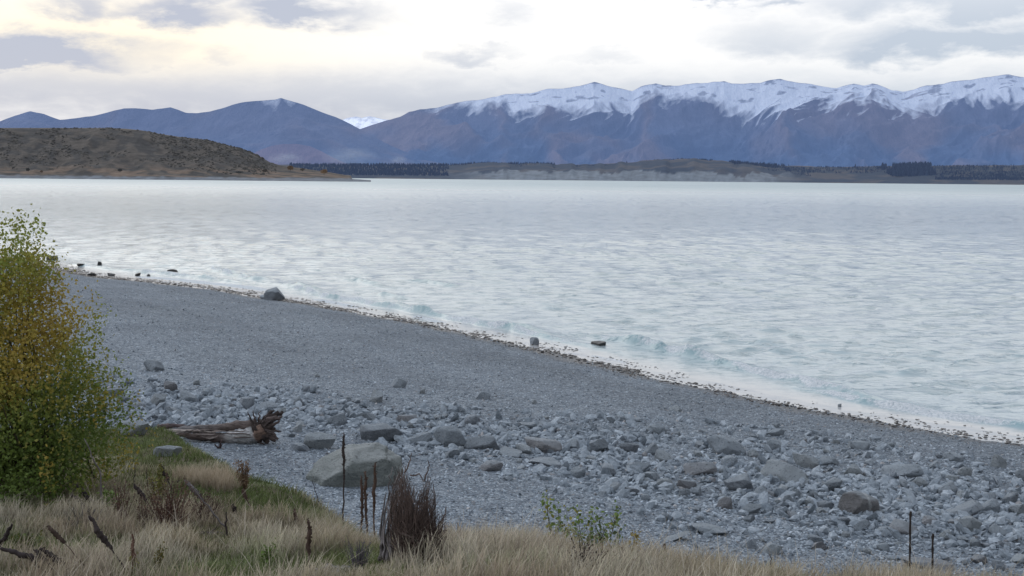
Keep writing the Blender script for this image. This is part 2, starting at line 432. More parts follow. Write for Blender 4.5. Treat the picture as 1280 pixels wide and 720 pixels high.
# ------------------------------------------------------------------ water
Yr = np.concatenate([22.0 * (420 / 22.0) ** (np.arange(640) / 640.0), 420 * (30000 / 420.0) ** (np.arange(120) / 119.0)])
Tc = np.concatenate([np.linspace(-1.6, -0.56, 40, endpoint=False), np.linspace(-0.56, 0.56, 620), np.linspace(0.56, 1.6, 42)[1:]])
X, Y = Yr[:, None] * Tc[None, :], np.repeat(Yr[:, None], len(Tc), 1)
u_, s_ = shore(X, Y)
dsp = np.gradient(Yr)[:, None]
Z = np.zeros_like(X)
wr = np.random.default_rng(5)
gust = 0.55 + 0.9 * fbm(X / 45, Y / 45, 71, 3)
for k in range(46):
    lam = 0.55 * (6.5) ** wr.random()
    ang = R(-68 + wr.normal() * 26)                  # travelling towards the beach from the right
    kx, ky = math.cos(ang) * 2 * math.pi / lam, math.sin(ang) * 2 * math.pi / lam
    ph = wr.random() * 6.283
    amp = 0.0050 * lam ** 0.80
    fade = sstep(2.0, 4.5, lam / dsp)
    Z += fade * amp * np.sin(kx * X + ky * Y + ph + 1.3 * noise(X / (lam * 4), Y / (lam * 4), 80 + k))
deep = sstep(0.5, 9.0, -s_)
Z *= gust * (0.08 + 0.92 * deep)
Z = Z + 0.6 * np.maximum(Z, 0) ** 2 / 0.08 * 0.5
foam = np.zeros_like(X); crest = np.clip((Z - 0.05) / 0.10, 0, 1) * 0.5
CREST = [([(748, 421), (800, 431), (840, 440), (870, 446), (905, 456), (945, 464), (985, 474), (1020, 484), (1070, 496), (1110, 504)], 0.30, 0.42, 0.75),
         ([(262, 336), (282, 341), (305, 347), (335, 352)], 0.30, 0.6, 0.5), ([(352, 355), (378, 360), (408, 368)], 0.22, 0.5, 0.3),
         ([(490, 382), (510, 386), (540, 394)], 0.26, 0.45, 0.35), ([(432, 350), (450, 352), (472, 358)], 0.20, 0.5, 0.1), ([(476, 368), (492, 371), (506, 374)], 0.16, 0.4, 0.1),
         ([(330, 354), (380, 363), (420, 373), (470, 382), (520, 390), (580, 402), (640, 413), (700, 425), (760, 438)], 0.20, 0.34, 0.55), ([(90, 331), (140, 337), (190, 341), (240, 346), (300, 354)], 0.18, 0.5, 0.5),
         ([(512, 351), (535, 353), (572, 359)], 0.18, 0.5, 0.1), ([(610, 403), (640, 408), (680, 416)], 0.16, 0.4, 0.15),
         ([(1000, 487), (1050, 496), (1100, 506), (1150, 514), (1200, 522), (1240, 528), (1280, 535), (1380, 550), (1500, 568)], 0.20, 0.40, 0.9)]
for pts, A, wd, fo in CREST:
    pts = np.array(pts, float); d = rays(pts[:, 0], pts[:, 1]); W = d[:, :2] * (-CAM_H / d[:, 2:3])
    cu, cs = shore(W[:, 0], W[:, 1]); o = np.argsort(cu); cu, cs = cu[o], cs[o]
    L = cu[-1] - cu[0]
    m = sstep(cu[0] - 0.15 * L, cu[0] + 0.2 * L, u_) * (1 - sstep(cu[-1] - 0.2 * L, cu[-1] + 0.15 * L, u_))
    s0 = np.interp(u_, cu, cs) + 0.5 * (noise(u_ / 2.6, u_ * 0, 90) - 0.5)
    q = (s_ - s0)
    prof = np.where(q > 0, np.exp(-(q / (wd * 0.65)) ** 2), np.exp(-(q / (wd * 1.7)) ** 2))
    crest = np.maximum(crest, np.where(q > 0, np.exp(-(q / (wd * 1.1)) ** 2), np.exp(-(q / (wd * 0.8)) ** 2)) * m)
    va = 0.55 + 0.9 * noise(u_ / 1.9, u_ * 0 + A * 50, 91)
    va = va * (0.55 + 0.45 * sstep(0.35, 0.6, noise(u_ / 5.5, u_ * 0 + A * 90, 93))) * (0.8 + 0.4 * fbm(u_ / 0.5, s_ / 0.4, 94, 2))
    Z = Z + 1.55 * A * m * prof * va
    ff = np.where(q > 0, np.exp(-(q / 0.55) ** 2), np.exp(-(q / 0.30) ** 2)) * m * fo * (0.5 + noise(u_ / 1.2, u_ * 0 + 3, 92))
    foam = np.maximum(foam, ff)
for pts, wd, fo in [([(150, 345), (190, 347), (250, 353), (300, 358), (340, 366)], 1.1, 0.8), ([(385, 373), (420, 379), (455, 386)], 0.7, 0.75), ([(518, 394), (530, 398), (560, 404)], 0.45, 1.0),
                    ([(560, 405), (640, 418), (700, 432), (760, 447)], 0.5, 0.45), ([(730, 443), (765, 449), (790, 456)], 0.4, 0.6)]:
    pts = np.array(pts, float); d = rays(pts[:, 0], pts[:, 1]); W = d[:, :2] * (-CAM_H / d[:, 2:3])
    cu, cs = shore(W[:, 0], W[:, 1]); o = np.argsort(cu); cu, cs = cu[o], cs[o]; L = cu[-1] - cu[0]
    m = sstep(cu[0] - 0.1 * L, cu[0] + 0.2 * L, u_) * (1 - sstep(cu[-1] - 0.2 * L, cu[-1] + 0.1 * L, u_))
    foam = np.maximum(foam, np.exp(-((s_ - np.interp(u_, cu, cs)) / wd) ** 2) * m * fo)
Bz = beach_z(X, Y)
runup = 0.5 + 1.3 * noise(u_ / 4.5, u_ * 0, 95) + 0.4 * noise(u_ / 1.0, u_ * 0, 96)
film = np.where(s_ < runup, Bz + 0.012, Bz - 0.3)
Z = np.where(s_ > -4, np.maximum(Z, np.where(s_ > -1.0, film, -1)), Z)
Z = np.where((s_ > runup), np.minimum(Z, Bz - 0.05), Z)
edge = np.exp(-((s_ - runup + 0.15) / 0.16) ** 2) * 0.42
foam = np.maximum(foam, edge * (noise(u_ / 0.8, u_ * 0, 97) > 0.45))
V, Q, used = grid(X, Y, Z, s_ < runup + 0.3)
at_ = {"crest": crest.ravel()[used], "foam": foam.ravel()[used], "shallow": (1 - sstep(-0.3, 3.6, -s_)).ravel()[used], "mid": (sstep(55, 100, Y) * (1 - 0.6 * sstep(350, 900, Y))).ravel()[used], "far": sstep(80, 1500, Y).ravel()[used]}
tag(link("lake_water", mesh_np("lake_water", V, [Q], attrs=at_, smooth=True), M['water']), kind='structure')

# ------------------------------------------------------------------ far land
def horizon_y(x): return 222.5 + math.tan(R(ROLL)) * (x - 640)
def ridge_world(picks, Yc, xs, jit=0.0, seed=0):
    p = np.array(picks, float); d = rays(p[:, 0], p[:, 1])
    Xw = d[:, 0] * Yc; Zw = CAM_H + d[:, 2] * Yc
    H = np.interp(xs, Xw, Zw)
    if jit: H = H + jit * (fbm(xs / 220.0, xs * 0 + seed, seed, 4) - 0.5) * 2
    return H

def mountain(name, picks, Yc, Yf, mat, snowline, base, low, warm, seed, x0, x1, nx=620, ny=110, spur=0.44, jit=14, scale=1.0, zfoot=0.0, slant=850):
    xs = np.linspace((x0 - 640) / F * Yc, (x1 - 640) / F * Yc, nx)
    t = np.concatenate([1 - (1 - np.linspace(0, 1, ny)) ** 1.25, np.linspace(1, 1.5, 22)[1:]])
    Xg, T = np.meshgrid(xs, t)
    H = ridge_world(picks, Yc, xs, jit, seed)[None, :] + 0 * T
    Hs = np.maximum(H - zfoot, 5)
    sx = Xg / scale; yd = (Yc - Yf) * T / scale
    wx = sx + 520 * (fbm(sx / 1300, yd / 1300, seed + 3, 3) - 0.5) * 2 + slant * (1 - T)
    wy = yd + 420 * (fbm(sx / 900, yd / 900, seed + 5, 2) - 0.5) * 2
    r1 = ridged(wx / 1500, wy / 4200, seed + 1, 1)
    r2 = ridged(wx / 640 + 0.25 * wy / 640, wy / 1500, seed + 2, 1)
    r3 = ridged(wx / 290 - 0.35 * wy / 290, wy / 520, seed + 4, 2)
    r4 = ridged(wx / 110, wy / 170, seed + 6, 2)
    g = np.where(T <= 1, 0.30 * T + 0.70 * T ** 1.35, 1 - 1.3 * (T - 1))
    wgt = np.where(T <= 1, np.clip(T, 0, 1) ** 0.7 * np.clip(1 - T ** 2.6, 0, 1) ** 0.85 * 1.45, 0.3 * (T - 1))
    Zg = zfoot + Hs * np.maximum(g - wgt * (spur * (1 - r1) + spur * 0.62 * r1 * (1 - r2) + spur * 0.36 * (1 - r3) + spur * 0.10 * (1 - r4)), 0.01)
    Zg = np.where(T < 0.015, zfoot - 5, Zg)
    Yg = Yf + (Yc - Yf) * T + 260 * scale * (r1 - 0.5) * np.clip(1 - T, 0, 1) * np.clip(T * 4, 0, 1)
    Xp = Xg * (Yg / Yc)
    V, Q, used = grid(Xp, Yg, Zg)
    # snow: above a wandering snow line, lying deeper on the slopes turned to the right and in gullies
    sl = np.array(snowline, float)
    px = 640 + Xg / Yc * F
    line = CAM_H + (222.5 + math.tan(R(ROLL)) * (px - 640) - np.interp(px, sl[:, 0], sl[:, 1])) / F * Yc
    gxr = np.gradient(Zg, axis=1) / (np.gradient(Xp, axis=1) + 1e-6)
    unit = Yc / F
    val = (Zg * Yc / Yg - line) / unit
    gyr = np.gradient(Zg, axis=0) / (np.gradient(Yg, axis=0) + 1e-6)
    steep = np.sqrt(gxr ** 2 + gyr ** 2)
    def blur(A, k):
        for _ in range(k):
            A = (np.roll(A, 1, 0) + np.roll(A, -1, 0) + np.roll(A, 2, 1) + np.roll(A, -2, 1) + np.roll(A, 5, 1) + np.roll(A, -5, 1) + 2 * A) / 8
        return A
    conc = np.clip((blur(Zg, 5) - Zg) / (22 * scale), -1.2, 1.2)
    patch = fbm(sx / 800, yd / 900, seed + 14, 4) - 0.5
    fine = fbm(sx / 130, yd / 200, seed + 15, 4) - 0.5
    sn = 0.5 + (val + 9 * np.clip(gxr, -1, 1) + 13 * conc - 15 * np.clip(steep - 0.62, -0.5, 0.8) * (1 - 0.8 * sstep(0.8, 0.95, T)) + 9 * sstep(0.75, 0.97, T) - 7 + 17 * patch + 19 * fine) / 29.0
    sn = np.minimum(sn, 1.15 - 0.75 * sstep(0.25, 0.95, -conc) - 0.55 * sstep(0.85, 1.4, steep) * (1 - sstep(0.8, 0.95, T)))
    sn = np.where(T > 0.94, np.minimum(sn, 1.05 - 0.55 * sstep(0.55, 0.75, fbm(sx / 150, yd / 60, seed + 16, 3))), sn)
    sn = np.clip(sn, -0.2, 1.1)
    hgt = np.clip((Zg - zfoot) / np.maximum(Hs.max() * 0.8, 1), 0, 1).ravel()
    C = colmix(low, base, sstep(0.05, 0.75, hgt))
    wv = sstep(0.50, 0.80, r2.ravel() * 0.45 + 0.55 * fbm(sx.ravel() / 900, T.ravel() * 3, seed + 20)) * (1 - 0.5 * hgt)
    C = C * (1 - 0.78 * wv[:, None]) + np.asarray(warm)[None, :] * 0.78 * wv[:, None]
    o = link(name, mesh_np(name, V, [Q], C, attrs={"snow": sn.ravel()}, smooth=True), mat)
    return tag(o, kind='structure')

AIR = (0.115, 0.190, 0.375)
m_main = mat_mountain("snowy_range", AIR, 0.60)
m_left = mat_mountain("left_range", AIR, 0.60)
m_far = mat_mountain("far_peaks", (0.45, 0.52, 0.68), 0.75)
HAZED_ROCK, LOWB, WARM = (0.105, 0.112, 0.165), (0.055, 0.090, 0.165), (0.190, 0.135, 0.130)  # blue of the distance haze is mixed into these land colours
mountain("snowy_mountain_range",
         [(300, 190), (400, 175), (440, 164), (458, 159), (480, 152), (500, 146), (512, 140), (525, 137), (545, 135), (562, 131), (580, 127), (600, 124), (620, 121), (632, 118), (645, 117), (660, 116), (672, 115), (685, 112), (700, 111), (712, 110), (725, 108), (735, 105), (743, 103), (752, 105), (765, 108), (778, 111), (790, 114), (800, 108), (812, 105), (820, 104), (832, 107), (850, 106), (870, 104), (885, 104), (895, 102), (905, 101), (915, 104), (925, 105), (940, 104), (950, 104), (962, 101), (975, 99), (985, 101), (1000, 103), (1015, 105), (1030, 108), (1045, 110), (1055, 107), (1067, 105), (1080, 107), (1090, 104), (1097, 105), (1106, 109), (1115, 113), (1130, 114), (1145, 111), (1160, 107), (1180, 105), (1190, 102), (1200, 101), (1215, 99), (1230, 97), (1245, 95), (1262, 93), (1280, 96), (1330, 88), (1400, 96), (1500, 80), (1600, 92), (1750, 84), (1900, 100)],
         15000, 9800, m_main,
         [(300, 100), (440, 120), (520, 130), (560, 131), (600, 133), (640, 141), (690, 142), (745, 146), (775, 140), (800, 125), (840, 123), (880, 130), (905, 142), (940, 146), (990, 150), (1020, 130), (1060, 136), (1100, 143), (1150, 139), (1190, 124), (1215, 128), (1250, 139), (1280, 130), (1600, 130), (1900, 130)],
         HAZED_ROCK, LOWB, WARM, 31, 300, 1900, nx=1300, ny=150)
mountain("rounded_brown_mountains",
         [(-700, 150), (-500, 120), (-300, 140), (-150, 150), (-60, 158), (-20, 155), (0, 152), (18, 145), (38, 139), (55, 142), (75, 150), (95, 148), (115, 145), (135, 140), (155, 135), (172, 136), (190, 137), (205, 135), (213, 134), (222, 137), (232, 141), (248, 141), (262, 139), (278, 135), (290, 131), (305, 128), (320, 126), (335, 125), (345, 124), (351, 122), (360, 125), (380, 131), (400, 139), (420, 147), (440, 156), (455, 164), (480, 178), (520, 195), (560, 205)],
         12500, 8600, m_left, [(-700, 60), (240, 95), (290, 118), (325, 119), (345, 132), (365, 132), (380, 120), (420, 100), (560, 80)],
         HAZED_ROCK, LOWB, WARM, 57, -700, 560, nx=700, ny=110, spur=0.36, jit=8)
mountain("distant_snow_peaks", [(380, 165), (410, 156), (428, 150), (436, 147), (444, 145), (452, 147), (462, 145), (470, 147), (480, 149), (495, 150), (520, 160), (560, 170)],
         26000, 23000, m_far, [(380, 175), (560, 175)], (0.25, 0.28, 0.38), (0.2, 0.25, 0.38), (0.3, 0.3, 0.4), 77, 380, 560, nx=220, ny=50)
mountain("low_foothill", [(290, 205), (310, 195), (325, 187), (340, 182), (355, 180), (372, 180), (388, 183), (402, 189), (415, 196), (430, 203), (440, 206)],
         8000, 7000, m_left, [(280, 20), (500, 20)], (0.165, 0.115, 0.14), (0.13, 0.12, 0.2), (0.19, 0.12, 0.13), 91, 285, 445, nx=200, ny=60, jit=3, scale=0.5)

# far shore: low rolling land with pale bluffs
FT = [(330, 206), (420, 206), (560, 206), (600, 204), (640, 205), (700, 206), (740, 205), (780, 203), (815, 201), (850, 199), (880, 200), (905, 202), (940, 205), (1000, 208), (1060, 209), (1100, 208), (1150, 207), (1200, 207), (1280, 206), (1500, 204), (1900, 205)]
Yf0, Yf1 = 4600.0, 6600.0
nx, ny = 900, 60
xs = np.linspace(-0.25, 1.1, nx); t = np.linspace(0, 1.25, ny)
TH, T = np.meshgrid(xs, t)
Yg = Yf0 + (Yf1 - Yf0) * T
pxg = 640 + TH * F
topz = np.interp(pxg, [p[0] for p in FT], [CAM_H + rays(p[0], p[1])[0][2] * Yf1 for p in FT])
bl = sstep(540, 640, pxg) * (1 - sstep(940, 1010, pxg))
rise = sstep(-0.1, 1.0, T) * 0.75 + 0.25 * sstep(0.1, 0.2, T)
low = fbm(pxg / 40, T * 5, 140, 4)
Zg = topz * np.where(T <= 1, np.clip(T * 7, 0, 1) * np.minimum(1, 0.18 + bl * (0.20 + 0.16 * noise(pxg / 9, T * 0, 141)) + (0.80 - 0.26 * bl) * sstep(0.1, 1, T)), 1 - 0.8 * (T - 1)) + 16 * (low - 0.5) * np.clip(T * 6, 0, 1) * (T < 0.98)
Zg[0] = -3
V, Q, used = grid(TH * Yg, Yg, Zg)
hz = Zg.ravel(); pf = pxg.ravel()
f = fbm(pf / 30, T.ravel() * 8, 150, 4)
C = colmix((0.034, 0.048, 0.072), (0.080, 0.078, 0.084), sstep(0.45, 0.70, f))
C = C * (1 - sstep(0.8, 1.0, T.ravel())[:, None] * 0.6) + np.array([0.20, 0.15, 0.14])[None] * sstep(0.8, 1.0, T.ravel())[:, None] * 0.6
pale = bl.ravel() * (1 - sstep(33, 38, hz + 60 * (fbm(pf / 14, T.ravel() * 3, 152, 4) - 0.5))) * 0.85
C = C * (1 - pale[:, None]) + (np.array([0.20, 0.225, 0.25])[None] * (0.65 + 0.6 * fbm(pf / 3.5, T.ravel() * 20, 153, 3))[:, None]) * pale[:, None]
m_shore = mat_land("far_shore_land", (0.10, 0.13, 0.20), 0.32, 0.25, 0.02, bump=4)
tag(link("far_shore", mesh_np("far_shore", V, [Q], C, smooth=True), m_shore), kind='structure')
def far_z(px, T):
    tz = np.interp(px, [p[0] for p in FT], [CAM_H + rays(p[0], p[1])[0][2] * Yf1 for p in FT])
    return tz * (0.18 + 0.80 * sstep(0.1, 1, T))

def cones(mb, P, H, C, sides=6):
    n = len(P)
    ang = np.arange(sides) * 2 * math.pi / sides
    for lev, (zb, zt, r) in enumerate(((0.05, 0.62, 0.24), (0.4, 1.0, 0.15))):
        rr = H[:, None] * r * (0.75 + 0.5 * rng.random((n, sides)))
        ring = np.stack([P[:, 0:1] + np.cos(ang) * rr, P[:, 1:2] + np.sin(ang) * rr, P[:, 2:3] + H[:, None] * (zb + 0.06 * (rng.random((n, sides)) - 0.5))], -1)
        tip = P + np.stack([0 * H, 0 * H, H * zt], -1)
        V = np.concatenate([ring, tip[:, None, :]], 1).reshape(-1, 3)
        b = np.arange(n)[:, None, None] * (sides + 1); k = np.arange(sides)
        T = (b + np.stack([k, (k + 1) % sides, np.full(sides, sides)], -1)[None]).reshape(-1, 3)
        mb.add(V, None, T, np.repeat(C, sides + 1, 0))
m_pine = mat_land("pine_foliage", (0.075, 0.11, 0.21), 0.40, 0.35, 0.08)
for (xa, xb, ta, tb, n, h, lab) in [(362, 560, 0.12, 0.95, 3200, 18, 'long dark blue pine plantation on the flat far shore left of the pale bluffs'),
                               (636, 692, 0.40, 0.95, 420, 20, None), (690, 1010, 0.30, 0.75, 2600, 13, None), (1010, 1290, 0.50, 0.9, 1800, 12, None), (560, 640, 0.75, 1.0, 260, 16, None),
                               (800, 900, 0.92, 1.04, 260, 14, None), (905, 985, 0.45, 0.95, 800, 20, None), (1098, 1165, 0.35, 0.95, 900, 30, None), (1165, 1290, 0.12, 0.5, 1500, 14, None), (1290, 1600, 0.2, 0.8, 900, 20, None)]:
    pp = xa + (xb - xa) * rng.random(n * 2); tt = ta + (tb - ta) * rng.random(n * 2)
    k = (noise(pp / 9, tt * 6, 160) + 0.5 * (1 - np.abs(2 * (pp - xa) / (xb - xa) - 1)) > (0.42 if n < 2000 else 0.1))
    pp, tt = pp[k][:n], tt[k][:n]
    Yp = Yf0 + (Yf1 - Yf0) * tt
    P = np.stack([(pp - 640) / F * Yp, Yp, far_z(pp, tt) - 1], -1)
    Hh = h * (0.35 + 0.55 * rng.random(len(P)) + 0.25 * noise(pp / 5, tt * 4, 161))
    Cc = np.array([0.020, 0.030, 0.045])[None] * (0.6 + 0.8 * rng.random(len(P)))[:, None]
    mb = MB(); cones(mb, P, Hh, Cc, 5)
    tag(mb.build("pine_forest", m_pine), lab, None, None, 'stuff')

# headland on the left, 1.8 km away
HT = [(-900, 120), (-500, 140), (-250, 152), (-100, 158), (0, 160), (50, 160), (100, 160), (140, 160), (160, 161), (180, 163), (200, 167), (225, 171), (245, 173), (262, 175), (280, 180), (300, 185), (315, 190), (328, 197), (338, 203), (352, 207), (375, 210), (395, 213), (415, 216), (432, 219), (450, 220.5), (462, 222.5)]
Yh0, Yh1 = 1780.0, 2250.0
nx, ny = 620, 110
xs = np.linspace(-1.1, (466 - 640) / F, nx); t = np.concatenate([np.linspace(0, 1, ny), np.linspace(1, 1.6, 20)[1:]])
def head_z(TH, T):
    pxg = 640 + TH * F
    top = np.interp(pxg, [p[0] for p in HT], [CAM_H + rays(p[0], p[1])[0][2] * Yh1 for p in HT])
    topn = np.where(pxg > 440, np.interp(pxg, [440, 462, 470], [3.0, 0.6, -3.0]), np.maximum(top, 1.5))
    prof = np.where(T <= 1, 0.05 * sstep(0, 0.06, T) + 0.10 * sstep(0.05, 0.3, T) + 0.85 * sstep(0.12, 1.05, T) / sstep(0.12, 1.05, 1.0), 1 - 0.3 * (T - 1))
    z = topn * prof
    sp = (ridged(TH * 26 + 1.2 * (1 - T), T * 1.4, 171, 3) - 0.6) * 0.16 + (fbm(TH * 90, T * 9, 172, 3) - 0.5) * 0.10
    z = z + topn * sp * np.clip(T * 3, 0, 1) * np.where(T <= 1, 1 - T ** 3, 0)
    return z
TH, T = np.meshgrid(xs, t)
Zg = head_z(TH, T); Zg[0] = -2
Yg = Yh0 + (Yh1 - Yh0) * T
V, Q, used = grid(TH * Yg, Yg, Zg)
pf = (640 + TH * F).ravel(); tf = T.ravel(); hz = Zg.ravel()
f = fbm(pf / 11, tf * 16, 175, 4)
C = colmix((0.066, 0.063, 0.060), (0.105, 0.092, 0.080), sstep(0.38, 0.62, f))
tawny = (1 - sstep(10, 30, hz)) * sstep(0.42, 0.60, fbm(pf / 25, tf * 22, 176, 3)) * 0.9
C = C * (1 - tawny[:, None]) + np.array([0.19, 0.14, 0.105])[None] * tawny[:, None]
crest = sstep(0.93, 1.0, tf) * 0.8
C = C * (1 - crest[:, None]) + np.array([0.22, 0.175, 0.125])[None] * crest[:, None]
strip = (1 - sstep(3.5, 6.5, hz + 2.0 * (noise(pf / 6, tf, 178) - 0.5))) * 0.95
C = C * (1 - strip[:, None]) + np.array([0.18, 0.20, 0.225])[None] * strip[:, None]
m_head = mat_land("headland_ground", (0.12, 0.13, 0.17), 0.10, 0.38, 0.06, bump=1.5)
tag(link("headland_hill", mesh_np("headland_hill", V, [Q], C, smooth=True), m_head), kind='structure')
# scrub on the headland
ICO = None
def ico(sub):
    import bmesh
    bm = bmesh.new(); bmesh.ops.create_icosphere(bm, subdivisions=sub, radius=1.0)
    V = np.array([v.co[:] for v in bm.verts]); T = np.array([[v.index for v in f.verts] for f in bm.faces]); bm.free()
    return V, T
IV1, IT1 = ico(1); IV2, IT2 = ico(2)
n = 6500
th = -0.62 + ((345 - 640) / F + 0.62) * rng.random(n); tt = 0.22 + 0.76 * rng.random(n) ** 0.8
pf = 640 + th * F
dens = fbm(pf / 20, tt * 8, 181, 3) + 0.25 * sstep(180, 260, pf) + 0.12 * sstep(0.2, 0.5, tt)
k = dens > 0.66 + 0.3 * sstep(300, 345, pf) * rng.random(n)
th, tt = th[k], tt[k]; Yp = Yh0 + (Yh1 - Yh0) * tt
P = np.stack([th * Yp, Yp, head_z(th, tt)], -1); n = len(P)
Rr = 0.8 + 1.7 * rng.random(n) ** 2
V = (IV1[None] * Rr[:, None, None] * (0.7 + 0.6 * rng.random((n, len(IV1), 1))) * np.array([1.2, 1.2, 0.9])) + P[:, None, :]
Tt = (np.arange(n)[:, None, None] * len(IV1) + IT1[None]).reshape(-1, 3)
Cc = (np.array([0.076, 0.072, 0.062])[None] * (0.6 + 0.9 * rng.random(n))[:, None])
mb = MB(); mb.add(V.reshape(-1, 3), None, Tt, np.repeat(Cc, len(IV1), 0))
tag(mb.build("scrub", m_head), None, None, None, 'stuff')

# single trees one can pick out on the far shores
def far_tree(px, py, Y, h, w, c, label, group=None):
    b = at(px, py, Y); b = np.array(b)
    e = empty("shore_tree", b)
    tr = MB(); tr.tube([(0, 0, -1), (0.1, 0, h * 0.3), (0, 0, h * 0.7)], [h * 0.04, h * 0.03, h * 0.01], 6, (0.05, 0.045, 0.045)); tr.build("trunk", m_head, e)
    cr = MB(); n = 420
    q = rng.normal(size=(n, 3)); q /= np.linalg.norm(q, axis=1, keepdims=True); q *= (0.45 + 0.55 * rng.random((n, 1)))
    q = q * np.array([w / 2, w / 2, h * 0.42]) * (0.75 + 0.5 * fbm(q[:, 0] * 3 + px, q[:, 2] * 3, 190))[:, None] + np.array([0, 0, h * 0.56])
    cc = np.asarray(c)[None] * (0.55 + 0.9 * rng.random((n, 1)))
    cr.leaves(q, np.full(n, h * 0.16), cc); cr.build("crown", m_head, e)
    tag(e, label, 'tree', group); return e
for (px, py, Y, h, w, c, lab) in [(405, 218, 1790, 8.5, 13, (0.20, 0.115, 0.045), 'orange autumn tree at the right tip of the scrubby headland'),
        (363, 213.5, 1850, 9, 11, (0.17, 0.10, 0.045), 'rusty bush on the headland slope just above its low end'),
        (378, 214, 1830, 5, 9, (0.10, 0.075, 0.05), 'dull brown bush between the rusty bush and the orange tree on the headland'),
        (331, 216, 1800, 6, 10, (0.07, 0.055, 0.04), 'low dark bush above the headland shore left of the rusty bush'),
        (299, 217.5, 1800, 5, 14, (0.035, 0.04, 0.036), 'wide dark shrub at the waterline of the headland'),
        (150, 215, 1800, 5.5, 8, (0.04, 0.04, 0.036), 'small dark tree above the grey strip at the headland foot'),
        (35, 214.5, 1800, 6, 6, (0.045, 0.045, 0.036), 'leftmost small dark tree near the foot of the headland'),
        (52, 216, 1800, 4, 5, (0.16, 0.10, 0.06), 'small tawny bush near the foot of the headland by the leftmost dark tree')]:
    far_tree(px, py, Y, h, w, c, lab)
for (px, py, Y, h, w, lab) in [(1069, 209, 6500, 22, 10, 'lone narrow dark pine standing on the far shore left of the dark grove'), (781, 205, 6500, 20, 26, 'dark round pine on the rise above the far bluffs')]:
    e = empty("pine_tree", at(px, py, Y)); mb = MB(); cones(mb, np.zeros((3, 3)) + rng.normal(size=(3, 3)) * np.array([w * .25, w * .25, 0]), np.array([h, h * 0.8, h * .85]), np.full((3, 3), 0.025), 7); mb.build("crown", m_pine, e)
    tr = MB(); tr.tube([(0, 0, -6), (0, 0, h * 0.3)], [0.6, 0.4], 5, (0.04, 0.04, 0.05)); tr.build("trunk", m_pine, e); tag(e, lab, 'tree')

# thin smoke drifting over the far plain
t = NT("smoke"); o = t.obj()
ln = t.n('ShaderNodeVectorMath', {0: o}, operation='LENGTH').outputs['Value']
dn = t.math('MULTIPLY', t.maprange(ln, 0.15, 1.0, 1.0, 0.0), t.maprange(t.noise(o, 1.6, 3), 0.35, 0.65))
dn = t.math('MULTIPLY', dn, 0.0045)
vs = t.n('ShaderNodeVolumePrincipled', {'Color': (0.72, 0.80, 0.97, 1), 'Density': dn, 'Anisotropy': 0.2})
t.t.links.new(vs.outputs[0], t.out.inputs['Volume']); m_smoke = t.m
for (px, py, w, h, lab) in [(356, 198, 26, 9, 'faint pale smoke in front of the low brown foothill behind the headland'), (436, 195, 40, 14, 'pale blue smoke drifting at the foot of the gap between the two mountain ranges'), (498, 200, 12, 6, 'small faint puff of smoke above the dark pine plantation')]:
    Y = 6900.0
    me = mesh_np("smoke", IV2, [IT2], smooth=True); ob = link("smoke_plume", me, m_smoke)
    p = at(px, py, Y); ob.location = p; ob.scale = (w / F * Y, 160, h / F * Y)
    tag(ob, lab, 'smoke')

# ------------------------------------------------------------------ rocks
def rock_mesh(seed, rnd=0.0, flat_top=True):
    r = np.random.default_rng(seed)
    V, T = ico(4); V = V.copy()
    for k in range(17):
        nrm = r.normal(size=3); nrm /= np.linalg.norm(nrm)
        dd = 0.42 + 0.34 * r.random() + rnd
        ex = V @ nrm - dd
        V -= np.maximum(ex, 0)[:, None] * nrm[None] * 0.97
    top = np.array([r.normal() * 0.35, r.normal() * 0.35, 1]); top /= np.linalg.norm(top)
    ex = V @ top - (0 if flat_top else 9) - (0.52 + 0.25 * r.random() + rnd); V -= np.maximum(ex, 0)[:, None] * top[None] * 0.96
    nn = (fbm(V[:, 0] * 2.1 + seed, V[:, 1] * 2.1 + V[:, 2] * 1.3, seed, 4) - 0.5) * 0.11 + (noise(V[:, 0] * 9 + V[:, 2] * 5, V[:, 1] * 9, seed) - 0.5) * 0.03
    V = V * (1 + nn[:, None])
    lo, hi = V.min(0), V.max(0); V = (V - (lo + hi) / 2) / (hi - lo)
    me = mesh_np("rock", V, [T], smooth=True); me.materials.append(M['rock_grey'])
    return me
def big_boulder_mesh():
    V, T = ico(5); V = V.copy() * np.array([1.0, 0.9, 0.8])
    for nrm, dd in (((-.12, -.1, 1), .50), ((.55, -.15, .85), .60), ((-1, -.25, .25), .74), ((-.6, -.2, .8), .68), ((.1, -1, .20), .60), ((.75, -.8, .1), .70), ((-.75, -.8, -.05), .74), ((1, -.1, .25), .80), ((.35, -.8, .6), .66)):
        n_ = np.array(nrm, float); n_ /= np.linalg.norm(n_); ex = V @ n_ - dd; V -= np.maximum(ex, 0)[:, None] * n_ * 0.93
    d = V / np.linalg.norm(V, axis=1, keepdims=True)
    V = V * (1 + (fbm(V[:, 0] * 2.4 + 9, V[:, 2] * 2.4 + V[:, 1], 77, 4) - 0.5) * 0.20 + (fbm(V[:, 0] * 9, V[:, 2] * 9 + V[:, 1] * 6, 78, 3) - 0.5) * 0.07)[:, None]
    crack = np.exp(-((V[:, 2] - 0.08 - 0.12 * V[:, 0] - 0.1 * (fbm(V[:, 0] * 3, V[:, 0] * 0, 79) - .5)) / 0.018) ** 2) * sstep(-0.3, 0.1, V[:, 0])
    V -= d * 0.035 * crack[:, None]
    lo, hi = V.min(0), V.max(0); V = (V - (lo + hi) / 2) / (hi - lo)
    me = mesh_np("rock", V, [T], smooth=True); me.materials.append(M['rock_grey']); return me
ROCKS = [rock_mesh(400 + i) for i in range(14)] + [big_boulder_mesh(), rock_mesh(433, 0.15, False)]
rk = np.random.default_rng(3)
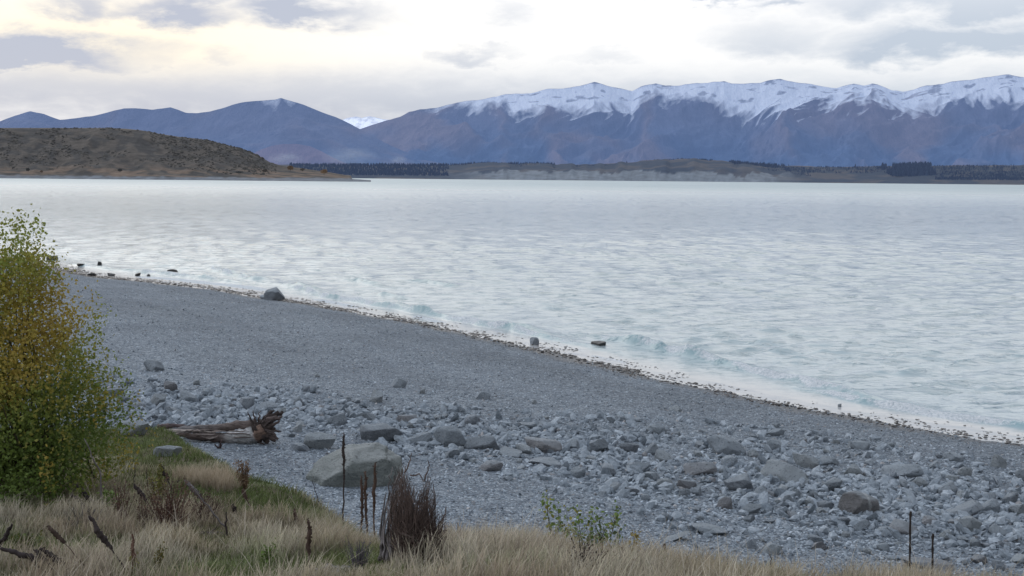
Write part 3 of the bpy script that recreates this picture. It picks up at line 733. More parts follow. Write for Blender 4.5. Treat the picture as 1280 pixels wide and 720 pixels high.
def put_rock(name, P, w, d, h, mat, label, group=None, proto=None, sink=0.28, rz=None, tilt=0.12):
    me = ROCKS[proto if proto is not None else rk.integers(len(ROCKS))]
    o = bpy.data.objects.new(name, me); col.objects.link(o)
    hs = h / (1 - sink)
    o.location = (P[0], P[1] + d * 0.30, P[2] + (0.5 - sink) * hs)
    o.scale = (w, d, hs)
    o.rotation_euler = (rk.normal() * tilt, rk.normal() * tilt, rz if rz is not None else rk.normal() * 0.3 + (math.pi if rk.random() < 0.5 else 0))
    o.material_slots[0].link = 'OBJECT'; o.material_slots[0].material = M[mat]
    return tag(o, label, 'rock', group)
NAMED = [  # centre x, centre y, width, height in the photograph, material, label
    (441, 579, 122, 52, 'rock_green', 'largest boulder of the beach, rounded grey green with a pale top, behind thin dead stalks'),
    (398, 551, 40, 24, 'rock_pale', 'pale pointed rock between the root end of the driftwood log and the largest boulder'),
    (374, 558, 26, 12, 'rock_dark', 'dark low rock leaning on the pale pointed rock beside the driftwood roots'),
    (165, 534, 44, 24, 'rock_pale', 'pale smooth rock at the edge of the autumn bush left of the driftwood log'),
    (208, 563, 34, 16, 'rock_pale', 'grey peaked stone half buried in the green turf below the driftwood log'),
    (476, 541, 52, 26, 'rock_dark', 'dark brown block just behind the right shoulder of the largest boulder'),
    (521, 548, 38, 16, 'rock_grey', 'low striped grey rock between the dark brown block and the pointed grey rock'),
    (562, 544, 40, 32, 'rock_grey', 'pointed grey rock, tallest of the row right of the largest boulder'),
    (603, 553, 46, 20, 'rock_dark', 'long dark block with a flat top right of the pointed grey rock'),
    (638, 567, 36, 10, 'rock_grey', 'thin flat grey slab low beside the long dark block'),
    (612, 582, 34, 16, 'rock_red', 'squarish pinkish grey rock alone on fine gravel below the long dark block'),
    (420, 524, 26, 18, 'rock_grey', 'rounded grey rock above the pale pointed rock'),
    (455, 521, 28, 12, 'rock_grey', 'low grey rock right of the rounded grey one above the largest boulder'),
    (507, 521, 28, 13, 'rock_red', 'brownish rock on the upper edge of the rubble above the pointed grey rock'),
    (335, 507, 26, 14, 'rock_grey', 'grey rock just behind the raised roots of the driftwood log'),
    (680, 556, 48, 22, 'rock_red', 'sloping brownish slab lying on top of a thin dark-edged slab'),
    (686, 577, 52, 14, 'rock_dark', 'thin dark-edged slab under the sloping brownish slab'),
    (655, 562, 24, 12, 'rock_pale', 'small pale stone at the left foot of the sloping brownish slab'),
    (748, 556, 28, 20, 'rock_grey', 'grey rock with a rounded pale back right of the sloping brownish slab'),
    (786, 560, 24, 15, 'rock_dark', 'dark broken rock right of the one with the rounded pale back'),
    (812, 563, 28, 14, 'rock_grey', 'smooth blue grey rock touching the dark broken rock'),
    (908, 557, 50, 23, 'rock_grey', 'wedge shaped rock lying apart on the gravel nearest the lake side of the rubble'),
    (797, 583, 34, 15, 'rock_grey', 'flat topped grey rock above the yellow sprig'),
    (876, 587, 42, 18, 'rock_red', 'brownish tilted slab below the wedge shaped rock'),
    (833, 603, 24, 18, 'rock_pale', 'upright pale stone left of the reddish stone above the yellow sprig'),
    (859, 604, 24, 13, 'rock_red', 'reddish stone right of the upright pale stone'),
    (812, 595, 24, 13, 'rock_grey', 'blue grey stone left of the upright pale stone'),
    (925, 603, 36, 24, 'rock_dark', 'dark angular rock right of the reddish stone'),
    (986, 594, 64, 26, 'rock_pale', 'longest flat slab with a pale top, left above the round boulder'),
    (1008, 575, 34, 20, 'rock_pale', 'pale ridged rock above the longest flat slab'),
    (1034, 577, 30, 12, 'rock_grey', 'thin grey slab right of the pale ridged rock'),
    (1041, 607, 32, 18, 'rock_grey', 'blue grey block between the longest flat slab and the round boulder'),
    (1015, 619, 18, 17, 'rock_dark', 'small dark triangular rock left of the round boulder'),
    (1033, 631, 20, 16, 'rock_dark', 'dark peaked rock against the left foot of the round boulder'),
    (1074, 625, 52, 34, 'rock_vein', 'round pinkish grey boulder with a white streak on its right side'),
    (1051, 650, 26, 12, 'rock_dark', 'dark broken stone below the round boulder'),
    (1078, 656, 28, 14, 'rock_grey', 'grey blue stone right of the dark broken stone below the round boulder'),
    (1130, 588, 50, 20, 'rock_grey', 'grey rock above right of the round boulder, widest of that patch'),
    (1150, 602, 22, 16, 'rock_pale', 'pale stone with a white face right of the round boulder'),
    (1205, 640, 56, 18, 'rock_dark', 'dark wide rock right of the taller thin post'),
    (1213, 655, 30, 22, 'rock_pale', 'pale pyramid stone in front of the dark wide rock'),
    (1191, 655, 26, 12, 'rock_red', 'flat pinkish stone left of the pale pyramid stone'),
    (1134, 661, 38, 16, 'rock_red', 'pinkish flat stone just behind the taller thin post'),
    (940, 637, 28, 15, 'rock_grey', 'rounded grey stone below the dark angular rock'),
    (831, 645, 18, 11, 'rock_dark', 'small dark pointed stone right of the yellow sprig'),
    (889, 663, 46, 13, 'rock_grey', 'long flat slab just above the dry grass right of the yellow sprig'),
    (845, 673, 40, 9, 'rock_pale', 'pale flat stone half hidden by dry grass tops below the yellow sprig'),
    (1020, 673, 20, 13, 'rock_grey', 'small grey stone above the dry grass left of the thin posts'),
    (1165, 704, 64, 18, 'rock_red', 'broad brown rock at the foot of the two thin posts'),
    (1249, 704, 16, 16, 'rock_dark', 'small dark upright rock right of the shorter post'),
    (1218, 612, 14, 6, 'rock_pale', 'small white stone on the gravel right of the round boulder'),
    (136, 490, 34, 14, 'rock_dark', 'dark rock beside the right edge of the autumn bush'),
    (151, 493, 18, 7, 'rock_pale', 'small pale flat stone right of the dark rock by the autumn bush'),
    (169, 505, 22, 13, 'rock_dark', 'dark grey stone left above the far end of the driftwood log'),
    (194, 520, 11, 9, 'rock_dark', 'small dark stone directly above the thin end of the driftwood log'),
    (256, 508, 18, 9, 'rock_grey', 'grey stone above the middle of the driftwood log'),
]
for i, (cx, cy, w, h, mt, lab) in enumerate(NAMED):
    P = hit1(cx, cy + h / 2.0)
    Y = P[1]; ww = w / F * Y; hh = h / F * Y
    flat = h / w < 0.36
    d = ww * (0.55 if not flat else 0.7)
    hz_ = hh * (0.80 if not flat else 0.62)
    put_rock("boulder" if w > 46 else "rock", P, ww * 1.06, d, hz_, mt, lab, proto={0: 14, 34: 15}.get(i, (i * 5) % 14), tilt=0.16, sink=0.48 if i in (0, 34) else 0.3, rz={0: 0.0, 34: 0.1}.get(i))
# wet stones standing in or beside the water
SHORE = [(341, 368, 26, 14, 'rock_dark', 'rounded dark boulder on the edge of the beach, largest at the waterline'),
         (331, 371, 14, 6, 'rock_dark', 'low dark stone leaning on the largest waterline boulder'),
         (748, 429.5, 20, 6, 'rock_wet', 'flat dark stone standing alone in the shallow water off the middle of the beach'),
         (668, 426, 12, 10, 'rock_dark', 'pointed dark stone standing up at the waterline left of the lone flat stone'),
         (214, 339, 14, 5, 'rock_wet', 'oval dark stone in the water off the far beach'),
         (124, 329, 6, 5, 'rock_wet', 'small dark round stone in the water near the autumn bush'),
         (100, 331, 9, 4, 'rock_wet', 'low dark stone in the water closest to the autumn bush'),
         (172, 343, 7, 4, 'rock_wet', 'dark stone at the waterline left of the oval stone'),
         (138, 343, 10, 4, 'rock_wet', 'flat dark stone in the swash below the small round one'),
         (185, 344, 6, 3, 'rock_wet', 'tiny dark stone at the waterline directly below the oval stone'),
         (64, 322, 14, 6, 'rock_wet', 'dark stone patch in the water right behind the top of the autumn bush'),
         (113, 343, 12, 4, 'rock_wet', 'wide low dark stone where the waterline meets the autumn bush'),
         (1050, 507, 5, 3, 'rock_pale', 'tiny white stone on the waterline at the right'),]
for (cx, cy, w, h, mt, lab) in SHORE:
    d_ = rays(cx, cy + h / 2)[0]; Y = -CAM_H / d_[2]; P = hit1(cx, cy + h / 2.0, beach_z)
    if np.isnan(P[0]) or P[2] < 0: P = np.array([d_[0] * Y, Y, 0.0])
    P[2] = max(P[2], -0.02)
    put_rock("shore_stone", P, w / F * P[1], w / F * P[1] * 0.8, max(h / F * P[1], 0.12), mt, lab, sink=0.3, proto=15 if w > 22 else None)

# many more rocks of the rubble band, each one an object
BX = [60, 150, 300, 450, 600, 700, 850, 1000, 1150, 1280, 1400]; BY = [490, 505, 515, 530, 552, 563, 588, 610, 630, 645, 655]; BH = [18, 26, 24, 26, 30, 34, 48, 54, 56, 55, 55]
occ = [(n_[0], n_[1], n_[2], n_[3]) for n_ in NAMED]
ZONES = [(0, 430, 'small broken grey rock among the rubble around and behind the driftwood log', 'rubble rocks around the driftwood log'),
         (430, 780, 'small broken grey rock in the rubble between the largest boulder and the leafy sprigs', 'rubble rocks in the middle of the beach'),
         (780, 1500, 'small broken grey rock scattered over the rubble on the right half of the beach', 'rubble rocks on the right of the beach')]
cnt = 0; tries = 0
while cnt < 222 and tries < 6000:
    tries += 1
    x = 115 + 1190 * rk.random() ** 0.8; y = np.interp(x, BX, BY) + np.interp(x, BX, BH) * rk.normal() * 0.62
    w = 8 + 17 * rk.random() ** 1.8
    if x > 780: w *= 1.15
    if any(abs(x - a) < (w + c) * 0.42 and abs(y - b) < (w * 0.5 + d) * 0.5 for a, b, c, d in occ): continue
    if y > 500 and 190 < x < 360 and y > 520: continue
    if 280 < x < 460 and y > 565: continue
    P = hit1(x, y)
    if np.isnan(P[0]) or bank_z(P[0], P[1]) > beach_z(P[0], P[1]) - 0.05: continue
    if shore(P[0], P[1])[1] < 6.5: continue
    occ.append((x, y, w, w * 0.5))
    ww = w / F * P[1]
    zl = next(z for z in ZONES if z[0] <= x < z[1])
    mt = rk.choice(['rock_grey', 'rock_grey', 'rock_pale', 'rock_dark', 'rock_red'], p=[.3, .2, .32, .12, .06])
    put_rock("rubble_rock", P, ww, ww * (0.6 + 0.5 * rk.random()), ww * (0.30 + 0.42 * rk.random()), mt, zl[2], zl[3], tilt=0.42, sink=0.36)
    cnt += 1

# uncountable pebbles: the gravel itself, as small stones lying on the sheet
def pebbles(name, P, size, C, mat, flat=0.55, tilt=0.5):
    n = len(P); V0, T0 = ico(1)
    V0 = V0[:12] if False else V0
    variants = []
    for k in range(16):
        r = np.random.default_rng(900 + k); Vv = V0.copy()
        for j in range(7):
            q = r.normal(size=3); q /= np.linalg.norm(q); ex = Vv @ q - (0.45 + 0.3 * r.random()); Vv -= np.maximum(ex, 0)[:, None] * q * 0.95
        variants.append(Vv)
    variants = np.array(variants)
    vi = rng.integers(16, size=n)
    Vv = variants[vi]
    a = rng.random(n) * 6.283; ca, sa = np.cos(a)[:, None], np.sin(a)[:, None]
    sx = size * (0.75 + 0.6 * rng.random(n)); sy = size * (0.6 + 0.5 * rng.random(n)); sz = size * flat * (0.7 + 0.6 * rng.random(n))
    x, y, z = Vv[:, :, 0] * sx[:, None], Vv[:, :, 1] * sy[:, None], Vv[:, :, 2] * sz[:, None]
    tl = rng.normal(size=(n, 1)) * tilt
    z = z + x * tl
    W = np.stack([x * ca - y * sa, x * sa + y * ca, z], -1) + P[:, None, :] + np.array([0, 0, 0.25])[None, None] * (size * flat)[:, None, None]
    nv = V0.shape[0]
    T = (np.arange(n)[:, None, None] * nv + T0[None]).reshape(-1, 3)
    return tag(link(name, mesh_np(name, W.reshape(-1, 3), [T], np.repeat(C, nv, 0)), mat), None, None, None, 'stuff')
n = 75000
px = -250 + 1800 * rng.random(n); py = 330 + 410 * rng.random(n)
P = hit(px, py, beach_z)
ok = ~np.isnan(P[:, 0]); P, px, py = P[ok], px[ok], py[ok]
u_, s_ = shore(P[:, 0], P[:, 1])
ok = (s_ > 1.0) & (bank_z(P[:, 0], P[:, 1]) < P[:, 2] + 0.02) & (P[:, 1] < 110)
P, px, py = P[ok], px[ok], py[ok]
band = np.exp(-((py - np.interp(px, BX, BY)) / (np.interp(px, BX, BH) * 1.1)) ** 2)
size = (0.022 + 0.030 * rng.random(len(P)) ** 2 + 0.10 * band * rng.random(len(P)) ** 2.4) * (0.75 + P[:, 1] / 90)
g = rng.random(len(P)) ** 1.6
C = colmix((0.19, 0.22, 0.257), (0.49, 0.545, 0.605), g)
C *= ridge_tone(u_[ok], s_[ok])[:, None]
warmc = (rng.random(len(P)) < 0.07)
C[warmc] *= np.array([1.1, 0.95, 0.85])
pebbles("pebbles", P, size, C, M['stone'])
# half buried broken stones between the rocks, too many to count
n = 7000
px = 60 + 1350 * rng.random(n); py = np.interp(px, BX, BY) + np.interp(px, BX, BH) * np.clip(rng.normal(size=n) * 0.68, -1.3, 1.6)
P = hit(px, py, beach_z); ok = ~np.isnan(P[:, 0]); P, px, py = P[ok], px[ok], py[ok]
ok = (shore(P[:, 0], P[:, 1])[1] > 5) & (bank_z(P[:, 0], P[:, 1]) < P[:, 2] + 0.02) & (fbm(P[:, 0] / 2.2, P[:, 1] / 2.2, 215, 3) + 0.2 * rng.random(len(P)) > 0.55) & ~((px > 190) & (px < 460) & (py > 535))
P = P[ok]
size = (0.07 + 0.17 * rng.random(len(P)) ** 2.2) * (0.65 + P[:, 1] / 85)
C = colmix((0.235, 0.27, 0.31), (0.40, 0.445, 0.495), rng.random(len(P)) ** 1.3)
pebbles("broken_stones", P, size, C, M['stone'], 0.62)
# dark wet pebbles in the swash
n = 30000
uu = SU[2] + (SU[-1] - SU[2]) * rng.random(n); ss = 0.75 + rng.normal(size=n) * 0.7
ss[:9000] = -0.9 + 1.9 * rng.random(9000)
vv = np.interp(uu, SU, SV) - ss
Pw = np.stack([uu * e_al[0] + vv * e_ac[0], uu * e_al[1] + vv * e_ac[1]], -1)
cl = noise(uu / 1.5, ss / 1.0, 210) + 0.16 * (np.arange(n) < 9000) * (noise(uu / 6, ss * 0, 213) > 0.4)
k = (Pw[:, 1] < 140) & (Pw[:, 1] > 15) & (cl + 0.42 * np.exp(-((ss - 1.25) / 0.5) ** 2) > 0.52); Pw = Pw[k]; ss = ss[k]
Pw = np.concatenate([Pw, np.maximum(beach_z(Pw[:, 0], Pw[:, 1]), -0.01)[:, None]], 1)
size = (0.030 + 0.085 * rng.random(len(Pw)) ** 2.4) * (0.8 + 0.5 * np.exp(-((ss - 1.4) / 0.6) ** 2)) * (0.7 + Pw[:, 1] / 110)
C = colmix((0.022, 0.019, 0.018), (0.11, 0.095, 0.088), rng.random(len(Pw)) ** 1.5)
pebbles("wet_pebbles", Pw, size, C, mat_col("wet_stone", 0.35, 0.2, 14, 0.0, spec=0.4), 0.38, 0.12)

# ------------------------------------------------------------------ driftwood log (root end to the right)
Pb = hit1(275, 552, beach_z); YD = Pb[1]
def D(px, py, dy=0.0): return at(px, py, YD + dy)
def path(pts, n=14, wob=0.02):
    pts = np.array(pts, float); tt = np.linspace(0, 1, len(pts)); q = np.linspace(0, 1, n)
    P = np.stack([np.interp(q, tt, pts[:, k]) for k in range(3)], -1)
    for _ in range(1):
        P[1:-1] = (P[:-2] + 2 * P[1:-1] + P[2:]) / 4
    return P + rng.normal(size=P.shape) * wob
K = YD / F                                   # metres per photograph pixel at the log
e = empty("driftwood_log", D(285, 551)); o0 = D(285, 551)
tag(e, 'long weathered driftwood log with torn upturned roots lying on the gravel', 'driftwood')
mb = MB()
P = path([D(222, 543), D(250, 546), D(285, 547), D(310, 544), D(332, 538)], 26, 0.012)
t_ = np.linspace(0, 1, 26)
cc = colmix((0.135, 0.105, 0.095), (0.56, 0.55, 0.55), sstep(0.42, 0.60, t_)); cc[t_ > .86] = (0.22, 0.15, 0.12)
mb.tube(P, K * np.interp(t_, [0, .3, .6, .85, 1], [2.2, 5.5, 8.0, 10.0, 9.0]), 14, cc, 0.22); mb.build("trunk", M['wood'], e, True, o0)
mb = MB()
P = path([D(194, 540, .25), D(215, 540, .25), D(245, 536, .2), D(285, 534, .15), D(318, 530, .1)], 24, 0.014); t_ = np.linspace(0, 1, 24)
cc = colmix((0.185, 0.175, 0.178), (0.155, 0.125, 0.115), sstep(0.4, 0.8, t_))
mb.tube(P, K * np.interp(t_, [0, .5, 1], [4.2, 5.0, 5.4]), 10, cc, 0.28)
mb.tube(path([D(205, 538, -.1), D(235, 539, -.15), D(268, 541, -.2)], 10, 0.01), K * np.array([1.2, 2, 2.4, 2.4, 2, 2, 1.8, 1.6, 1.2, .5]), 6, (0.42, 0.37, 0.34), 0.2)
mb.tube(path([D(196, 534, .3), D(215, 532, .3), D(240, 533, .25)], 10, 0.01), K * np.array([3.2, 3.6, 3.4, 3, 2.8, 2.6, 2.2, 2, 1.6, .8]), 8, (0.13, 0.10, 0.10), 0.25)
for k in range(14):
    x0 = 205 + 85 * rng.random(); y0 = np.interp(x0, [205, 250, 290], [540, 544, 545]) - 6 + 9 * rng.random(); L = 14 + 26 * rng.random()
    mb.tube(path([D(x0, y0, -.22), D(x0 + L / 2, y0 + rng.normal() * .8, -.27), D(x0 + L, y0 + rng.normal() * 1.5, -.22)], 6, 0.008), K * np.array([.3, .9, 1.1, 1.0, .7, .2]), 4, np.array((0.24, 0.20, 0.185)) * (.35 + 1.3 * rng.random()), .2)
mb.build("split_limb", M['wood'], e, True, o0)
mb = MB()
for pts, r0 in [([(318, 540), (332, 528), (345, 518), (353, 515)], 8), ([(322, 538), (336, 524), (346, 522), (352, 521)], 6), ([(322, 540), (330, 526), (338, 516), (342, 513)], 5),
                ([(318, 535), (314, 525), (309, 514)], 2.2), ([(320, 535), (318, 522), (315, 513)], 1.8), ([(324, 533), (324, 522), (325, 514)], 1.8), ([(325, 540), (336, 545), (343, 552)], 8), ([(325, 542), (333, 550), (335, 556)], 7),
                ([(328, 540), (340, 542), (347, 549)], 6), ([(325, 543), (325, 551), (322, 556)], 4), ([(316, 548), (324, 553), (331, 556)], 2.0), ([(326, 538), (340, 532), (349, 527)], 4.5), ([(330, 536), (341, 537), (350, 540)], 4), ([(322, 545), (326, 552), (329, 557)], 4)]:
    dy = rng.normal() * 0.14
    P = path([D(a, b, dy * (j / 2.0)) for j, (a, b) in enumerate(pts)], 10, 0.016)
    mb.tube(P, K * r0 * np.linspace(1, 0.22, 10), 8, np.array((0.088, 0.068, 0.064)) * (0.6 + 0.9 * rng.random()), 0.25)
for k in range(16):
    a = rng.random() * 6.283; q = np.array([math.cos(a), math.sin(a)]) * (8 + 9 * rng.random())
    mb.tube(path([D(324, 539), D(328 + q[0] * .6, 536 + q[1] * .6, rng.normal() * .1), D(333 + q[0] * 1.1, 534 + q[1] * 1.15, rng.normal() * .25)], 8, 0.02), K * np.linspace(1.8, .4, 8), 5, np.array((0.13, 0.105, 0.10)) * (.5 + .9 * rng.random()), .2)
mb.build("roots", M['wood'], e, True, o0)
e = empty("broken_branch", D(274, 568)); mb = MB(); o0 = D(274, 568)
mb.tube(path([D(272, 569, -.8), D(274, 560, -.8), D(277, 551, -.8)], 8, 0.015), K * np.array([1.5, 2.6, 2.8, 2.2, 1.8, 1.6, 1.2, .6]), 6, (0.07, 0.05, 0.05), .2); mb.build("stick", M['wood'], e, True, o0)
mb = MB(); mb.tube(path([D(274, 562, -.8), D(270, 557, -.85), D(268, 555, -.85)], 5, 0.01), K * np.array([1.2, 1, .9, .7, .3]), 5, (0.07, 0.05, 0.05)); mb.build("side_twig", M['wood'], e, True, o0)
tag(e, 'short dark broken branch stuck in the gravel in front of the driftwood log', 'branch')

# ------------------------------------------------------------------ grass on the bank
def blades(n, xr, yr, height, colfn, keepfn, width=0.0055, lean=0.35, segs=3):
    x = xr[0] + (xr[1] - xr[0]) * rng.random(n); y = yr[0] + (yr[1] - yr[0]) * rng.random(n)
    k = (np.abs(x) < 0.80 * y + 1.0) & keepfn(x, y)
    x, y = x[k], y[k]
    zb = bank_z(x, y)
    k = zb > beach_z(x, y) + 0.02
    x, y, zb = x[k], y[k], zb[k]; n = len(x)
    h = height(x, y) * (0.55 + 0.75 * rng.random(n))
    c = colfn(x, y)
    az = rng.random(n) * 6.283; ln = lean * h * (0.2 + 1.0 * rng.random(n))
    dx, dy = np.cos(az) * ln + 0.10 * h, np.sin(az) * ln
    fa = rng.random(n) * math.pi; wx, wy = np.cos(fa) * width, np.sin(fa) * width * 0.6
    rows = []
    for j in range(segs + 1):
        t = j / segs
        px, py_, pz = x + dx * t ** 1.8, y + dy * t ** 1.8, zb - 0.03 + (h + 0.03) * t * (1 - 0.18 * t)
        wj = (1 - t) ** 0.6 if j < segs else 0.12
        rows.append(np.stack([px - wx * wj, py_ - wy * wj, pz], -1)); rows.append(np.stack([px + wx * wj, py_ + wy * wj, pz], -1))
    V = np.stack(rows, 1).reshape(-1, 3)
    b = np.arange(n)[:, None, None] * (2 * (segs + 1)); j = np.arange(segs)[:, None] * 2
    Q = (b + (j + np.array([[0, 1, 3, 2]]))[None]).reshape(-1, 4)
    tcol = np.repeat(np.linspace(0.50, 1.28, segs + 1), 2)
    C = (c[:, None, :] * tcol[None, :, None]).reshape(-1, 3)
    return V, Q, C
def edge_y(x, y): return np.interp(x / np.maximum(y, .5), (EP[:, 0] - 640) / F, EP[:, 1])
TURF = []
for (px, py, ra, rb, k) in [(275, 612, .55, 1.1, 2.2), (300, 622, .5, .9, 1.6), (375, 622, .75, .7, 2.2), (345, 634, .6, .7, 1.3), (220, 575, .8, 1.2, 1.3), (180, 556, .9, 1.5, 1.4), (205, 600, .5, .8, .8)]:
    P = hit1(px, py)
    if P[1] < 27: TURF.append((P[0], P[1], ra, rb, k))
def green_mask(x, y):
    g = np.zeros_like(x)
    for (a, b, ra, rb, k) in TURF: g = g + k * np.exp(-((x - a) / ra) ** 2 - ((y - b) / rb) ** 2)
    g += sstep(19.5, 22.5, y) * (x < -4) * 0.9 * (0.4 + fbm(x / 1.5, y / 1.5, 230))
    g += 0.8 * sstep(0.60, 0.74, fbm(x / 1.3, y / 1.3, 231, 3))
    return np.clip(g, 0, 1)
def dry_h(x, y):
    g = green_mask(x, y)
    cl = fbm(x / 0.55, y / 0.55, 233, 3)
    h = 0.09 + 0.25 * sstep(0.32, 0.72, cl)
    return h * (1 - 0.80 * g) * lerp(1.0, 0.55, sstep(13.0, 16.5, y)) * (1 - 0.25 * sstep(-0.5, 0.5, y - edge_y(x, y)))
def dry_c(x, y):
    n = len(x); g = green_mask(x, y)
    a = fbm(x / 0.8, y / 0.8, 235, 3)
    c = colmix((0.46, 0.395, 0.30), (0.58, 0.525, 0.43), sstep(0.35, 0.65, a))
    r = sstep(0.55, 0.72, fbm(x / 1.1 + 9, y / 1.1, 237, 3))[:, None] * 0.35
    c = c * (1 - r) + np.array([0.36, 0.27, 0.215])[None] * r
    gr = (g * 0.9 + 0.22 * (rng.random(n) < 0.25))[:, None]; gr = np.clip(gr, 0, 1)
    c = c * (1 - gr) + np.array([0.18, 0.245, 0.085])[None] * gr
    return c * (0.6 + 0.7 * rng.random(n))[:, None]
allf = lambda x, y: (y < edge_y(x, y) + 2.2)
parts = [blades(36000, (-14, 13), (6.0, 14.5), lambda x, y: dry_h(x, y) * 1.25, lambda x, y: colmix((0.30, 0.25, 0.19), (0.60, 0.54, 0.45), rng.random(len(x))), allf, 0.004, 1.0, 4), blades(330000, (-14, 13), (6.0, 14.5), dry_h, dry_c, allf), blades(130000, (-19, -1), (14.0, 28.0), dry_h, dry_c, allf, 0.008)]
# low green undergrowth at the feet of the dry stalks
def low_h(x, y): return 0.07 + 0.12 * fbm(x / 0.4, y / 0.4, 240)
def low_c(x, y):
    a = rng.random(len(x)) * (1 - 0.8 * green_mask(x, y)); return colmix((0.13, 0.175, 0.06), (0.26, 0.225, 0.14), a) * (0.7 + 0.5 * rng.random(len(x)))[:, None]
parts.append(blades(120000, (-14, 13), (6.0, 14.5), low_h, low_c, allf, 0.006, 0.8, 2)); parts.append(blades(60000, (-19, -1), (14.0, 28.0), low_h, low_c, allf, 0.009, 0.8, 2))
mb = MB()
for V, Q, C in parts: mb.add(V, Q, None, C)
tag(mb.build("grass", M['grass']), None, None, None, 'stuff')
# pale feathery grass tufts along the left edge of the turf
def tuft_h(x, y): return 0.18 + 0.16 * noise(x / .4, y / .4, 244)
def tuft_c(x, y): return colmix((0.38, 0.31, 0.23), (0.54, 0.46, 0.36), rng.random(len(x)))
def tuft_k(x, y):
    m = np.zeros(len(x), bool)
    for (a, b, r) in TUFTS: m |= ((x - a) ** 2 + (y - b) ** 2 < r * r)
    return m
TUFTS = []
for (px, py, r) in [(240, 588, .28), (258, 594, .28), (272, 600, .22), (284, 606, .16)]:
    P = hit1(px, py + 12); TUFTS.append((P[0], P[1], r))
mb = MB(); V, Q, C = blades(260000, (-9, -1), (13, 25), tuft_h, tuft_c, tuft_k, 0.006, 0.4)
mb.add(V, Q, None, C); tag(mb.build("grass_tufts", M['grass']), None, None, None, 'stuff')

# ------------------------------------------------------------------ dead stalks
DARK = (0.050, 0.040, 0.040); BROWN = (0.10, 0.068, 0.055); GREY = (0.16, 0.145, 0.145)
def ground_under(px, py, Y):
    P = hit1(px, py)
    if P[1] < 18: return P
    return _under(px, py, Y)
def _under(px, py, Y):
    """base of a stalk: a point on the bank in direction px at distance Y"""
    d = rays(px, py)[0]; x = d[0] * Y
    return np.array([x, Y, float(ground_z(np.array([x]), np.array([Y]))[0])])
def stalk(tip, base, r, head, label, c=DARK, hr=2.4, mid=None, Y=None, name="dead_stalk", group=None, dy=0.0, cat='dead plant'):
    B = hit1(*base)
    if not B[1] < 18: B = _under(base[0], base[1], Y or 14.0)
    Yb = B[1]
    Tp = at(tip[0], tip[1], Yb - dy)
    ok = at(base[0], base[1], Yb)
    B0 = np.array([ok[0], Yb, B[2] - 0.05])
    pts = [B0] + ([at(mid[0], mid[1], Yb - dy * 0.6)] if mid else []) + [Tp]
    P = path(pts, 13, 0.0); P[1:-1] += rng.normal(size=(11, 3)) * 0.006
    e = empty(name, B0); t_ = np.linspace(0, 1, 13)
    mb = MB(); mb.tube(P, r * (1.15 - 0.75 * t_), 6, np.array(c) * (1.3 if head else 1), 0.1); mb.build("stem", M['twig'], e, True, B0)
    if head:
        q = np.linspace(1 - head, 1.0, 26); H = np.stack([np.interp(q, t_, P[:, k]) for k in range(3)], -1)
        rr = r * hr * np.sin(np.linspace(0.35, math.pi * 0.93, 26)) ** 0.55 * (0.8 + 0.4 * rng.random(26))
        mb = MB(); mb.tube(H, rr, 8, np.array(c), 0.32)
        # seed capsules
        n = 90; i = rng.integers(26, size=n); off = rng.normal(size=(n, 3)); off /= np.linalg.norm(off, axis=1, keepdims=True)
        mb.leaves(H[i] + off * rr[i][:, None] * 0.8, r * (1.2 + 1.4 * rng.random(n)), np.array(c)[None] * (0.6 + 1.0 * rng.random((n, 1))))
        mb.build("seed_head", M['twig'], e, True, B0)
    return tag(e, label, cat, group)
# big drooping spikes in the lower left corner (about 9.5 m away)
stalk((0, 685), (72, 724), 0.010, 0.9, 'lowest long dark seed spike arching in from the bottom left corner', mid=(38, 697), Y=9.3, hr=2.7)
stalk((44, 687), (70, 724), 0.010, 0.85, 'dark seed spike crossing the lowest arching spike in the bottom left corner', mid=(57, 703), Y=9.25, hr=2.6)
stalk((51, 686), (104, 726), 0.010, 0.8, 'curved dark seed spike right of the crossing pair in the bottom left corner', mid=(75, 702), Y=9.35, hr=2.5)
stalk((60, 657), (128, 724), 0.0055, 0.30, 'thin tan stalk with a short dark head leaning left over the three corner spikes', Y=9.6, hr=3.6, c=(0.075, 0.055, 0.045))
stalk((111, 645), (172, 728), 0.0075, 0.48, 'leaning grey stalk with a long dark head right of the thin tan one', Y=9.6, hr=3.0)
stalk((15, 655), (-8, 692), 0.008, 0.7, 'short dark seed spike at the left picture edge above the corner spikes', Y=10.2, hr=2.4)
# group of dark dead stalks right of the autumn bush
stalk((105, 548), (128, 640), 0.013, 0.0, 'tall crooked dark stem leaning from the lower right of the autumn bush', mid=(126, 592), Y=13.0, c=GREY)
stalk((96, 606), (126, 634), 0.011, 0.7, 'dark seed spike leaning left, upper of two below the autumn bush', Y=12.8)
stalk((89, 618), (122, 640), 0.010, 0.6, 'dark seed spike leaning left, lower of two below the autumn bush', Y=12.7)
stalk((168, 605), (196, 640), 0.010, 0.6, 'dark leaning spike between the yellow weed and the green weed', Y=13.4)
stalk((200, 580), (220, 618), 0.011, 0.5, 'dark leaning stalk just right of the yellow weed top', Y=14.4)
stalk((231, 600), (285, 655), 0.014, 0.4, 'long dark dead branch leaning left over the russet weeds', Y=14.2, c=GREY, hr=1.7)
stalk((243, 612), (292, 668), 0.011, 0.0, 'thin grey dead branch beside the long dark leaning one', Y=13.8, c=GREY)
stalk((168, 582), (168, 612), 0.009, 0.0, 'short upright dark stem left of the yellow weed', Y=14.0)
stalk((183, 584), (184, 612), 0.008, 0.0, 'short upright dark stem touching the left of the yellow weed', Y=14.0)
stalk((283, 640), (282, 676), 0.015, 0.0, 'short upright dark peg rising beside a fallen stick in the dry grass', Y=12.2)
stalk((290, 631), (302, 650), 0.010, 0.5, 'small dark spike leaning left above the dark peg', Y=13.4)
